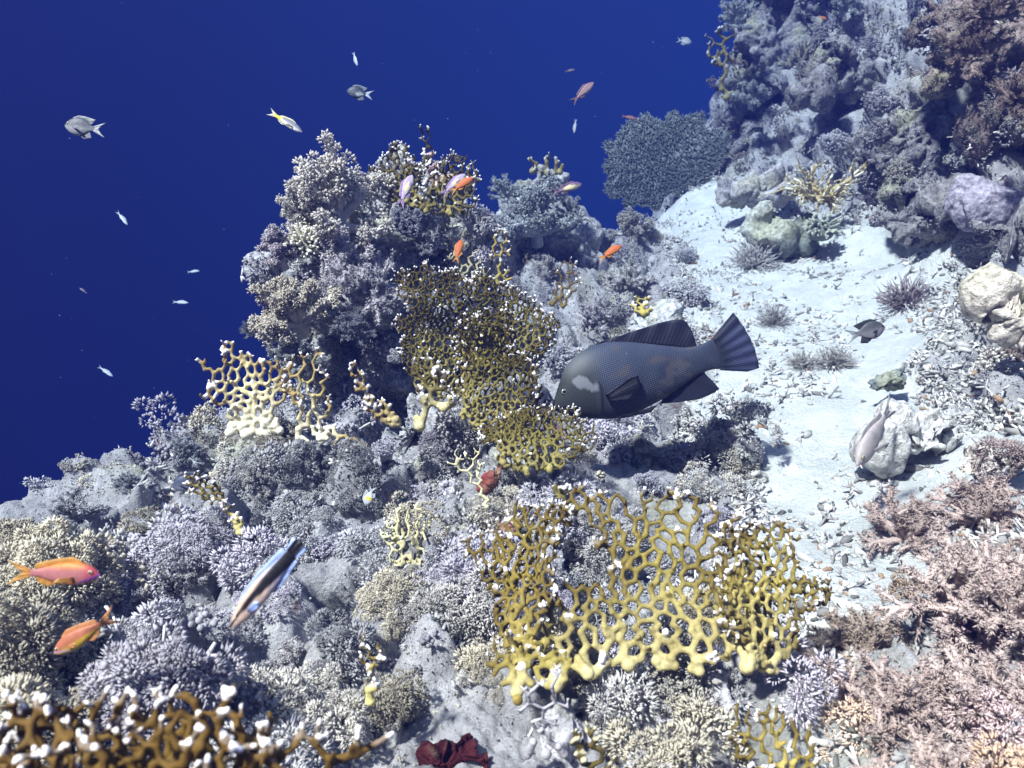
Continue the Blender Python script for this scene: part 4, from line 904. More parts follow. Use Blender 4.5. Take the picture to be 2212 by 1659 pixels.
# table coral seen tilted at the saddle
def table_coral():
    rng = np.random.default_rng(5); d = 5.9; c = W(1425, 345, d); k = d/1640.0; R = 118*k
    n = unit(np.array([-.25, -.85, .42])); e1 = unit(np.cross(n, [0, 0, 1.0]))*-1; e2 = np.cross(n, e1)
    t = empty('table_coral', Matrix.Translation(c))
    # plate
    m = 60; an = np.arange(m)*2*np.pi/m; edge = R*(1+.13*np.sin(2*an+.6)+.08*np.sin(3*an+1)+.06*np.sin(7*an)+.06*np.sin(13*an+2)+.05*rng.normal(size=m))
    ring = [np.zeros((1, 3))]; rows = []
    V = [-n*.16]; F = []
    for f, h in ((.12, -.13), (.35, -.06), (.7, -.015), (1, 0)):
        rows.append(len(V)); V += list((e1*np.cos(an)[:, None]*1.0+e2*np.sin(an)[:, None]*.92)*(edge*f)[:, None]+n*h)
    top = len(V)
    for f in (1, .5): V += list((e1*np.cos(an)[:, None]*1.0+e2*np.sin(an)[:, None]*.92)*(edge*f)[:, None]+n*.022); 
    V.append(n*.02); V = np.array(V); j = np.arange(m); j2 = (j+1) % m
    F += [(0, 1+b, 1+a) for a, b in zip(j, j2)]
    for r0, r1 in ((1, 1+m), (1+m, 1+2*m), (1+2*m, 1+3*m), (1+3*m, top), (top, top+m)):
        for a, b in zip(j, j2): F += [(r0+a, r0+b, r1+b), (r0+a, r1+b, r1+a)]
    F += [(top+m+a, top+m+b, len(V)-1) for a, b in zip(j, j2)]
    obj('plate', mesh_from('plate', V, np.array(F), np.tile((.20,.22,.22), (len(V), 1))), MAT_BITS, t)
    q = 5200; rr_ = np.sqrt(rng.random(q)); aa = rng.uniform(0, 2*np.pi, q); ee = np.interp(aa, an, edge)
    P = (e1*np.cos(aa)[:, None]+e2*np.sin(aa)[:, None]*.92)*(ee*rr_)[:, None]+n*.02
    D = unit(n+.9*rr_[:, None]*(P/ (R+1e-6))+rng.normal(0, .3, P.shape)); l = rng.uniform(.012, .030, q)
    V, F, idx = stamp(OCTA, P+D*l[:, None]*.6, D, .0048, l); tt = rng.random(q)[idx][:, None]
    obj('branchlets', mesh_from('branchlets', V, F, np.array((.10,.115,.11))*(1-tt)+np.array((.27,.30,.29))*tt), MAT_BITS, t)
    tag(t, 'large hazy table coral tilted over the saddle between the open water and the slope', 'table coral')
table_coral()

# ------------------------------------------------------------------ ground cover nobody could count: polyps, knobs, rubble and grit
def sample(V, F, n, rng, wfun):
    a, b, c = V[F[:, 0]], V[F[:, 1]], V[F[:, 2]]; cr = np.cross(b-a, c-a); ar = np.linalg.norm(cr, axis=1)*(1 if F.shape[1] == 3 else 2)
    cen = (a+c)/2; nr = unit(cr); w = ar*wfun(cen, nr, F)
    k = rng.choice(len(F), n, p=w/w.sum()); u = rng.random((n, 2)); s = (u.sum(1) > 1) & (F.shape[1] == 3); u[s] = 1-u[s]
    return a[k]+(b-a)[k]*u[:, :1]+((V[F[:, -1]]-a)[k] if F.shape[1] == 4 else (c-a)[k])*u[:, 1:], nr[k], k
def infront(P, marg=1.25):
    z = P@np.array([0, cp, -sp]); x = P[:, 0]; y = P@np.array([0, sp, cp])
    return (z > .4) & (np.abs(x)/z < .675*marg) & (np.abs(y)/z < .506*marg)
def facing(P, N): return np.clip((-(unit(P)*N).sum(1)+.25)*1.2, 0, 1)
srcs = [(SEA_V, SEA_F, SEA_S, SEA_C)]+[(V, F, np.zeros(len(V)), cl) for o, V, F, cl in ROCKS if o.name.startswith(('reef_pinnacle', 'reef_rock', 'wall_rock')) and 'white' not in o['label']]
PV = np.concatenate([s[0] for s in srcs]); off = np.cumsum([0]+[len(s[0]) for s in srcs])
PF = np.concatenate([s[1]+o_ for s, o_ in zip(srcs, off)]); PS = np.concatenate([s[2] for s in srcs]); PC = [np.concatenate([s[3][k] for s in srcs]) for k in range(4)]
rng = np.random.default_rng(77)
a_, b_, c_ = PV[PF[:, 0]], PV[PF[:, 1]], PV[PF[:, 2]]; _cr = np.cross(b_-a_, c_-a_); _sgn = np.sign((-(unit(a_))*_cr).sum(1))
MODE = 'any'
def colw(F):
    f, r1, r2, r3 = (q[F[:, 0]] for q in PC)
    core = sstep(f, 1.02, .70)
    if MODE == 'heads': return (core*(r3 > .22)*(r1 > .13)+.004)*(1-.75*tan_zone(PV[F[:, 0]]))
    if MODE == 'knobs': return core*(r3 < .34)+.12
    return .6+.4*core
def tone(k):
    f, r1, r2, r3 = (q[PF[k, 0]] for q in PC)
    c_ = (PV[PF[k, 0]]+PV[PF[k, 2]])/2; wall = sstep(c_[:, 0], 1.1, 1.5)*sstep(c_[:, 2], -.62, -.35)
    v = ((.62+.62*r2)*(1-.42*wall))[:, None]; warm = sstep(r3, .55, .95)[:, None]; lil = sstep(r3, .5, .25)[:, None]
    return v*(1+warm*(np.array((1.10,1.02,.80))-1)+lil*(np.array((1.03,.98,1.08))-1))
def wreef(c, n, F):
    d = np.linalg.norm(c, axis=1); n = np.where(((-unit(c))*n).sum(1)[:, None] < -0.3, -n, n)
    ok = np.ones(len(c))
    for p_, r_ in CLEAR: ok *= np.sum((c-p_)**2, 1) > r_*r_
    return ok*infront(c)*(1-PS[F[:, 0]])**2*facing(c, n)/d**1.35*np.clip(fbm(c*2.2, 2, 19)*4.6-1.5, .12, 1)*colw(F)
def cover(n, seed, k, smin, smax, tmpl, wd, ln, flat, c0, c1, jit=.0, near=None):
    """n cushions of k polyps each"""
    r = np.random.default_rng(seed); P, N, f = sample(PV, PF, n, r, lambda c, n_, F: wreef(c, n_, F)*(1 if near is None else (sstep(np.linalg.norm(c, axis=1), 2.3, 1.5) if near else sstep(np.linalg.norm(c, axis=1), 1.2, 2.1)+.04)))
    N = np.where(((-unit(P))*N).sum(1)[:, None] < -.3, -N, N); s = r.gamma(3.0, 1/3.0, n).clip(.45, 2.2)*(smin+smax)/2*(1+.14*np.linalg.norm(P, axis=1))
    N = unit(N+np.array([0, 0, .5])+r.normal(0, .25, N.shape))
    A, B_, C = frames(N); o = unit(r.normal(size=(n, k, 3))); o[..., 2] = np.abs(o[..., 2])*.9+.1
    D = unit(o[..., :1]*A[:, None]+o[..., 1:2]*B_[:, None]+o[..., 2:]*C[:, None]); rad_ = s[:, None, None]*(1-jit*r.random((n, k, 1)))
    Q_ = P[:, None]+D*rad_*np.array([1., 1, flat])+C[:, None]*s[:, None, None]*.05
    ss = np.repeat(s, k); V, F, idx = stamp(tmpl, Q_.reshape(-1, 3), unit(D+r.normal(0, .25, D.shape)).reshape(-1, 3), ss*wd*r.uniform(.7, 1.35, n*k), ss*ln*r.uniform(.6, 1.4, n*k))
    t = np.repeat(fbm(P*2.6, 2, 7), k); u = np.repeat(r.random(n), k)*.65+r.random(n*k)*.35
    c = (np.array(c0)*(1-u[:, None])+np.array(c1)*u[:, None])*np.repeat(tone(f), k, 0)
    return V, F, c[idx]
def heads(n, seed, h, m, smin, smax, wd, ln, c0, c1, near=True):
    """cauliflower cushions: n cushions of h heads of m polyps"""
    r = np.random.default_rng(seed); wn = lambda c, n_, F: wreef(c, n_, F)*(sstep(np.linalg.norm(c, axis=1), 2.5, 1.6) if near else sstep(np.linalg.norm(c, axis=1), 1.3, 2.2)+.04)
    P, N, f = sample(PV, PF, n, r, wn); N = np.where(((-unit(P))*N).sum(1)[:, None] < -.3, -N, N); N = unit(N+np.array([0, 0, .6])+r.normal(0, .3, N.shape))
    s = r.gamma(3.0, 1/3.0, n).clip(.45, 2.0)*(smin+smax)/2*(1+.10*np.linalg.norm(P, axis=1))
    def dirs(C, q, up):
        A, B_, C = frames(C); o = unit(r.normal(size=(len(C), q, 3))); o[..., 2] = np.abs(o[..., 2])*.9+up; o = unit(o)
        return o[..., :1]*A[:, None]+o[..., 1:2]*B_[:, None]+o[..., 2:]*C[:, None]
    D1 = dirs(N, h, .15); H = P[:, None]+D1*s[:, None, None]*r.uniform(.45, 1.0, (n, h, 1)); H, D1, s1 = H.reshape(-1, 3), D1.reshape(-1, 3), np.repeat(s, h)*r.uniform(.28, .52, n*h)
    D2 = dirs(D1, m, .05); Q_ = H[:, None]+D2*s1[:, None, None]; ss = np.repeat(s1, m)
    V, F, idx = stamp(SPIKE, (Q_-D2*s1[:, None, None]*.25).reshape(-1, 3), D2.reshape(-1, 3), ss*wd*r.uniform(.7, 1.3, len(ss)), ss*ln*r.uniform(.6, 1.4, len(ss)))
    u = np.repeat(r.random(n), h*m)*.45+np.repeat(r.random(n*h), m)*.25+r.random(n*h*m)*.3; c = np.array(c0)*(1-u[:, None])+np.array(c1)*u[:, None]
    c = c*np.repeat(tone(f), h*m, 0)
    tn = np.repeat(tan_zone(P), h*m)[:, None]; c = c*(1-tn)+c*np.array((1.12,.92,.85))*tn
    return V, F, c[idx]
def fuzz(n, seed):
    """single tiny polyps in patches"""
    r = np.random.default_rng(seed); P, N, f = sample(PV, PF, n, r, wreef); N = np.where(((-unit(P))*N).sum(1)[:, None] < -.3, -N, N); d = np.linalg.norm(P, axis=1)
    D = unit(N+r.normal(0, .45, N.shape)+np.array([0, 0, .2])); l = (.004+.0022*d)*r.uniform(.6, 1.5, n); V, F, idx = stamp(SPIKE, P-D*l[:, None]*.1, D, l*.24, l)
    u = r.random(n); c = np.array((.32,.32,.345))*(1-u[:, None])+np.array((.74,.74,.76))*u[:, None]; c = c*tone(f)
    tn = tan_zone(P)[:, None]; c = c*(1-tn)+c*np.array((1.12,.92,.85))*tn; return V, F, c[idx]
def tan_zone(P): return sstep(P[:, 0]+.35*(1.6-P[:, 1]), .62, .85)*sstep(P[:, 1], 2.0, 1.6)
MODE = 'heads'
V, F, c = heads(1800, 5, 10, 76, .018, .038, .088, .36, (.46,.455,.48), (.82,.815,.84)); o = obj('polyp_carpet', mesh_from('polyp_carpet', V, F, c), MAT_POLYP); tag(o, 'carpet of fluffy pale soft coral heads over the nearer reef', 'ground cover', kind='stuff')
V, F, c = heads(3000, 6, 8, 26, .020, .042, .17, .44, (.42,.42,.445), (.78,.775,.80), False); o = obj('polyp_carpet', mesh_from('polyp_carpet', V, F, c), MAT_POLYP); tag(o, 'carpet of small pale soft coral heads over the farther reef', 'ground cover', kind='stuff')
MODE = 'any'
V, F, c = fuzz(260000, 9); o = obj('polyp_fuzz', mesh_from('polyp_fuzz', V, F, c), MAT_POLYP); tag(o, 'short fuzz of single polyps over the reef', 'ground cover', kind='stuff')
MODE = 'knobs'
V, F, c = cover(9000, 2, 16, .006, .016, ICO0, .20, .24, .8, (.16,.165,.18), (.58,.58,.56), .5); o = obj('knob_carpet', mesh_from('knob_carpet', V, F, c), MAT_BITS); tag(o, 'carpet of small grey coral knobs over the reef', 'ground cover', kind='stuff')
# broken coral on the sand
def wsand(c, n, F):
    s = PS[F[:, 0]]; d = np.linalg.norm(c, axis=1); edge = np.clip(1-np.abs(s-.55)*2.0, 0, 1)
    return infront(c)*((s > .05)*(edge*1.3+.05))/d**1.2*np.clip(fbm(c*5, 2, 29)*5-1.9, .03, 1)
def rubble(n, seed):
    r = np.random.default_rng(seed); P, N, f = sample(PV, PF, n, r, wsand); D = unit(r.normal(size=(n, 3))*np.array([1, 1, .35])); s = r.gamma(2.0, .0022, n)+.0015
    s = np.minimum(s, .014)
    V, F, idx = stamp(ICO0, P+np.array([0, 0, 1.])*s[:, None]*.3, D, s*r.uniform(.5, 1, n), s*r.uniform(.9, 2.4, n)); V = V+(r.random(V.shape)-.5)*s[idx][:, None]*.5
    u = r.random(n)[:, None]; c = np.array((.30,.29,.28))*(1-u)+np.array((.68,.67,.64))*u; dk = (r.random(n) < .28)[:, None]; c = np.where(dk, c*.4, c); br = (r.random(n) < .07)[:, None]; c = np.where(br, np.array((.3,.2,.13)), c)
    return V, F, c[idx]
V, F, c = rubble(11000, 3); o = obj('coral_rubble', mesh_from('coral_rubble', V, F, c, smooth=True), MAT_BITS); tag(o, 'broken coral bits scattered over the white sand', 'rubble', kind='stuff')
def twiglets(n, seed, w_=None):
    r = np.random.default_rng(seed); P, N, f = sample(PV, PF, n, r, w_ or wsand); D = unit(r.normal(size=(n, 3))+np.array([0, -.2, .6])); L = r.uniform(.012, .035, n)[:, None]
    m = P+D*L; k = []; 
    for q in range(2): k.append(m+unit(D+r.normal(0, .7, D.shape))*L*.7)
    P0 = np.concatenate([P, m, m]); P1 = np.concatenate([m]+k); w = np.tile(r.uniform(.002, .0045, n), 3); V, F = tubes(P0, P1, w, w*.8, 5)
    u = np.repeat(np.tile(r.random(n), 3), 12)[:, None]; return V, F, np.array((.22,.21,.21))*(1-u)+np.array((.72,.70,.66))*u
V, F, c = twiglets(3500, 4); o = obj('coral_twigs', mesh_from('coral_twigs', V, F, c), MAT_BITS); tag(o, 'small dead coral twigs strewn along the edge of the sand', 'rubble', kind='stuff')
MODE = 'knobs'
V, F, c = twiglets(6500, 14, wreef); c = c*.9+.05; o = obj('coral_twigs', mesh_from('coral_twigs', V, F, c), MAT_BITS); tag(o, 'small grey branching bits growing between the soft corals', 'ground cover', kind='stuff')
# drifting specks in the water
r = np.random.default_rng(8); n = 300; P = np.stack([r.uniform(0, 2212, n), r.uniform(0, 1659, n)], 1); d = r.uniform(1.3, 4.0, n)
P = np.array([W(p[0], p[1], q) for p, q in zip(P, d)]); V, F, idx = stamp(ICO0, P, unit(r.normal(size=(n, 3))), r.uniform(.0004, .0010, n), r.uniform(.0005, .0014, n))
o = obj('drifting_specks', mesh_from('drifting_specks', V, F, np.tile((.4,.42,.46), (len(V), 1))), MAT_BITS); tag(o, 'pale specks drifting in the water', 'specks', kind='stuff')
# ------------------------------------------------------------------ fish
def curve(pts, x):
    """smooth curve through (x, z) points"""
    p = np.array(pts, float); n = len(p); m = np.gradient(p[:, 1], p[:, 0]) if n > 2 else np.zeros(n)
    i = np.clip(np.searchsorted(p[:, 0], x)-1, 0, n-2); h = p[i+1, 0]-p[i, 0]; t = np.clip((x-p[i, 0])/h, 0, 1)
    return (2*t**3-3*t**2+1)*p[i, 1]+(t**3-2*t**2+t)*h*m[i]+(-2*t**3+3*t**2)*p[i+1, 1]+(t**3-t**2)*h*m[i+1]
def polyline(pts, t):
    p = np.array(pts, float); s = np.concatenate([[0], np.cumsum(np.linalg.norm(np.diff(p, axis=0), axis=1))]); s /= s[-1]
    return np.stack([np.interp(t, s, p[:, k]) for k in range(p.shape[1])], 1)
def body_mesh(name, top, bot, wid, colf, nx=70, na=36, extra=None):
    x1 = top[-1][0]; x = x1*(1-np.cos(np.linspace(0, np.pi*.5, nx)*1.0))**1.0 if False else x1*np.linspace(0, 1, nx)**1.25
    zt, zb, w = curve(top, x), curve(bot, x), np.clip(curve(wid, x), 1e-4, None); zc, hh = (zt+zb)/2, np.maximum((zt-zb)/2, 1e-4)
    a = np.arange(na)*2*np.pi/na; ca, sa = np.cos(a), np.sin(a)
    y = w[:, None]*np.sign(ca)*np.abs(ca)**.85; z = zc[:, None]+hh[:, None]*np.sign(sa)*np.abs(sa)**.95
    V = np.stack([np.repeat(x[:, None], na, 1), y, z], -1).reshape(-1, 3)
    i, j = np.meshgrid(np.arange(nx-1), np.arange(na), indexing='ij'); j2 = (j+1) % na
    F = np.stack([i*na+j, (i+1)*na+j, (i+1)*na+j2, i*na+j2], -1).reshape(-1, 4)
    V = np.concatenate([V, [[0, 0, zc[0]], [x[-1], 0, zc[-1]]]]); n0 = nx*na
    C = np.array([(n0, k, (k+1) % na) for k in range(na)]+[(n0+1, (nx-1)*na+(k+1) % na, (nx-1)*na+k) for k in range(na)])
    if extra is not None: V = extra(V)
    c, at = colf(V)
    return mesh_from(name, V, [F, C], c, at)
def fin_mesh(name, base, edge, colf, t0=.008, t1=.001, rays=40, m=10, ripple=.002, place=None, ragged=0.0, nr=None):
    """web of fin rays from a base line to an edge line, thick at the base, thin at the edge"""
    u = np.linspace(0, 1, rays*3+1); Bq, E = polyline(base, u), polyline(edge, u); v = np.linspace(0, 1, m)
    rg = 1+ragged*(np.cos(u*rays*2*np.pi)-1)*.5
    P = Bq[:, None]+(E-Bq)[:, None]*(v[None, :, None]*rg[:, None, None]); k = np.cos(u*rays*2*np.pi)[:, None]
    th = (t0*(1-v)+t1*v)[None]*(.75+.35*k)*np.minimum(1, .35+8*np.minimum(u, 1-u))[:, None]; off = ripple*v[None]*np.sin(u*rays*1.3+1.)[:, None]
    a_, b_ = len(u), m; V = []
    for sgn in (1, -1): V.append(np.stack([P[..., 0], off+sgn*th*.5, P[..., 1]], -1).reshape(-1, 3))
    V = np.concatenate(V); n = a_*b_; i, j = np.meshgrid(np.arange(a_-1), np.arange(b_-1), indexing='ij')
    q = np.stack([i*b_+j, (i+1)*b_+j, (i+1)*b_+j+1, i*b_+j+1], -1).reshape(-1, 4); F = [q[:, ::-1], q+n]
    rim = [x*b_ for x in range(a_)]+[(a_-1)*b_+y for y in range(1, b_)]+[x*b_+b_-1 for x in range(a_-2, -1, -1)]+[y for y in range(b_-2, 0, -1)]
    rim = np.array(rim); r2 = np.roll(rim, -1); F.append(np.stack([rim, r2, r2+n, rim+n], 1))
    uv = np.stack([np.repeat(u, b_), np.tile(v, a_)], 1); uv = np.concatenate([uv, uv]); kk = np.cos(uv[:, 0]*rays*2*np.pi)
    c = colf(V, uv, kk)
    if place is not None: V = place(V)
    return mesh_from(name, V, np.concatenate(F), c)
def eye_mesh(x, y, z, r, ring=(.5, .48, .42), flat=.45, pupil=.55):
    V, F = ICO3[0].copy(), ICO3[1]; s = np.sign(y); rr_ = np.hypot(V[:, 0], V[:, 2]); face = V[:, 1]*s > 0
    c = np.where(((rr_ < pupil) & face)[:, None], np.array((.004, .004, .006)), np.array(ring)); c = np.where((rr_ > .86)[:, None], np.array(ring)*.35, c)
    return mesh_from('eye', V*np.array([r, r*flat, r])+np.array([x, y, z]), F, c)
def fish_frame(nose, tail, d0, d1, name, label, cat, group=None, yawflip=False):
    a, b = W(nose[0], nose[1], d0), W(tail[0], tail[1], d1); ax = b-a; L = np.linalg.norm(ax); ax = ax/L
    view = unit((a+b)/2); upc = np.array([0, sp, cp]); az = unit(upc-ax*(upc@ax))
    if abs(upc@ax) > .9: az = unit(np.cross(view, ax)); az = az if az[0] < 0 else -az
    ay = np.cross(az, ax)
    t = empty(name, M4(a, ax, ay, az, L)); tag(t, label, cat, group); return t
def lerp(a, b, t): t = np.asarray(t)[:, None]; return np.array(a)*(1-t)+np.array(b)*t
def sstep(x, a, b): t = np.clip((x-a)/(b-a), 0, 1); return t*t*(3-2*t)

# --- the big dark grouper
def grouper():
    K = 1/1957.0
    S_ = lambda L: [(x*K, z*K) for x, z in L]
    top = S_([(0,8),(41,62),(139,196),(215,290),(335,362),(474,402),(622,402),(812,352),(980,285),(1182,198),(1366,128),(1460,116),(1560,128),(1640,150)])
    bot = S_([(0,-25),(40,-72),(100,-112),(215,-177),(354,-233),(517,-282),(702,-290),(870,-268),(1034,-240),(1208,-190),(1418,-136),(1513,-134),(1580,-150),(1640,-168)])
    wid = S_([(0,14),(60,58),(150,105),(300,150),(480,172),(700,165),(950,130),(1200,82),(1420,46),(1560,26),(1640,12)])
    m, n, b = material('grouper_skin', .55, .25)
    c = attr(n, 'col').outputs['Color']; msk = attr(n, 'scales').outputs['Fac']; t = n.nodes.new('ShaderNodeTexCoord'); sx = n.nodes.new('ShaderNodeSeparateXYZ'); n.links.new(t.outputs['Object'], sx.inputs[0])
    def mth(op, a, bb=None):
        x = n.nodes.new('ShaderNodeMath'); x.operation = op
        for i, v in ((0, a), (1, bb)):
            if v is None: continue
            if isinstance(v, (int, float)): x.inputs[i].default_value = v
            else: n.links.new(v, x.inputs[i])
        return x.outputs[0]
    f = 104.0; v = mth('MULTIPLY', sx.outputs[2], f*1.12); row = mth('FLOOR', v); u = mth('ADD', mth('MULTIPLY', sx.outputs[0], f), mth('MULTIPLY', mth('MODULO', mth('ABSOLUTE', row), 2.0), .5))
    du, dv = mth('SUBTRACT', mth('FRACT', u), .5), mth('SUBTRACT', mth('FRACT', v), .5); dd = mth('SQRT', mth('ADD', mth('MULTIPLY', du, du), mth('MULTIPLY', dv, dv)))
    dot = n.nodes.new('ShaderNodeMapRange'); n.links.new(dd, dot.inputs[0]); dot.inputs[1].default_value = .34; dot.inputs[2].default_value = .12; dot.inputs[3].default_value = 0; dot.inputs[4].default_value = 1
    nz = noise_node(n, 9, 4, .6); k = mth('MULTIPLY', mth('MULTIPLY', dot.outputs[0], msk), remap(n, nz.outputs[0], .3, .6, .25, 1.0))
    c2 = mix(n, 'MIX', k, c, (.12, .135, .175)); n.links.new(c2, b.inputs['Base Color']); bump(n, b, dd, .25, .004)
    t_ = fish_frame((1193,878), (1624,737), 1.98, 2.04, 'grouper', 'big dark slate-grey grouper with finely dotted flanks and a pale cheek patch', 'fish')
    def colf(V):
        x, z = V[:, 0]/K, V[:, 2]/K
        base = lerp((.014,.018,.033), (.028,.036,.064), sstep(z, -200, 250)); head = lerp((.026,.030,.030), (.085,.095,.105), sstep(z, 150, 330)*sstep(x, 650, 300))  # back and crown painted lighter, light from above put into the skin colour
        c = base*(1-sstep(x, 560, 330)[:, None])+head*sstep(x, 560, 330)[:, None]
        br = np.clip((fbm(V*np.array([14, 14, 18]), 3, 4)-.60)*8, 0, 1)*sstep(x, 350, 500); c = lerp((0,0,0), (.050,.044,.050), br)+c*(1-br)[:, None]
        def blob(cx, cz, rx, rz, rot=0):
            X, Z = x-cx, z-cz; co, s_ = math.cos(rot), math.sin(rot); q = np.hypot((X*co+Z*s_)/rx, (Z*co-X*s_)/rz); return q+.7*(fbm(V*36, 3, 12)-.5)
        p = np.minimum(blob(300, 130, 75, 58, -.6), blob(365, 68, 62, 38, -.5)); w = sstep(p, 1.06, .9)[:, None]; c = c*(1-w)+np.array((.14,.15,.17))*w
        gx = 436-.00085*(z+40)**2*1.2+20*np.sin(z*.012); g = np.exp(-((x-gx)/9)**2)*sstep(np.abs(z+60), 175, 120); c = c*(1-.75*g[:, None])
        mz = -31-.00042*x**2-.52*(x-95)*.5*(x > 60); mo = np.exp(-((z-mz+12)/7)**2)*sstep(x, 5, 20)*sstep(x, 235, 205); c = c*(1-.8*mo[:, None])
        return c, {'scales': sstep(x, 330, 520)*sstep(z, -260, -120)*sstep(x, 1680, 1500)}
    def extra(V):
        x, z = V[:, 0]/K, V[:, 2]/K; s = np.sign(V[:, 1]); V = V.copy()
        gx = 436-.001*(z+40)**2+20*np.sin(z*.012); V[:, 1] += s*K*12*np.clip(1-np.abs((x-gx+20)/34), 0, 1)*sstep(np.abs(z+60), 190, 120)
        mz = -43-.00042*x**2-.26*(x-95)*(x > 60); V[:, 1] -= s*K*9*np.exp(-((z-mz)/9)**2)*sstep(x, 0, 20)*sstep(x, 240, 200)
        return V
    obj('body', body_mesh('body', top, bot, wid, colf, 150, 72, extra), m, t_)
    dark = lambda a, bb, amp=.35: (lambda V, uv, kk: lerp(a, bb, uv[:, 1])*(1-amp*.5+amp*.5*kk)[:, None])
    blue = lambda V, uv, kk: (lerp((.036,.042,.066), (.040,.047,.100), sstep(uv[:, 1], .1, .5))*(.80+.26*kk)[:, None])*(1-.55*sstep(uv[:, 0], .35, .0))[:, None]
    obj('tail_fin', fin_mesh('tail_fin', S_([(1600,138),(1612,60),(1616,0),(1614,-80),(1604,-160)]), S_([(1872,308),(1916,186),(1945,80),(1962,-20),(1966,-120),(1958,-230)]), blue, .018, .0015, 24, 14, .004, None, .02), MAT_FISH, t_)
    obj('tail_fin_lobe', fin_mesh('tail_fin_lobe', S_([(1604,-140),(1590,-160),(1570,-158)]), S_([(1958,-205),(1950,-258),(1830,-256)]), blue, .012, .0015, 6, 10, .002), MAT_FISH, t_)
    tb = [(x*K, curve(top, np.array([x*K]))[0]-8*K) for x in np.linspace(470, 1432, 24)]
    obj('dorsal_fin', fin_mesh('dorsal_fin', tb, S_([(480,416),(622,424),(690,420),(730,426),(800,417),(888,424),(1024,421),(1152,424),(1285,412),(1383,390),(1422,348),(1440,250),(1446,125)]), dark((.014,.016,.026), (.018,.020,.038), .5), .010, .001, 30, 10, .003, None, .0), MAT_FISH, t_)
    bb = [(x*K, curve(bot, np.array([x*K]))[0]+8*K) for x in np.linspace(1000, 1440, 16)]
    obj('anal_fin', fin_mesh('anal_fin', bb, S_([(950,-282),(1118,-322),(1316,-356),(1423,-350),(1526,-324),(1490,-235),(1440,-150)]), dark((.014,.016,.025), (.018,.021,.036), .3), .010, .001, 16, 10, .003), MAT_FISH, t_)
    pl = S_([(510,-262),(600,-275),(700,-272)]); obj('pelvic_fin', fin_mesh('pelvic_fin', pl, S_([(560,-290),(820,-318),(905,-272)]), dark((.012,.013,.018), (.014,.015,.022)), .008, .001, 10, 8, .002, lambda V: V+np.array([0, -.05, 0])), MAT_FISH, t_)
    for s in (-1, 1):
        wp = 168*K
        def place(V, s=s):
            V = V.copy(); V[:, 1] += s*(wp+.10*np.clip((V[:, 0]-460*K), 0, 1)+.004); return V
        obj('pectoral_fin', fin_mesh('pectoral_fin', S_([(455,-30),(462,-69),(470,-110)]), S_([(600,10),(700,42),(782,44),(778,-20),(766,-70),(651,-132),(520,-136)]), dark((.010,.011,.017), (.006,.007,.013), .4), .010, .001, 16, 10, .003, place), MAT_FISH, t_)
        ew = curve(wid, np.array([132*K]))[0]*.86
        obj('eye', eye_mesh(128*K, s*ew, 98*K, 27*K, (.20,.20,.18), .6, .52), MAT_EYE, t_)
grouper()

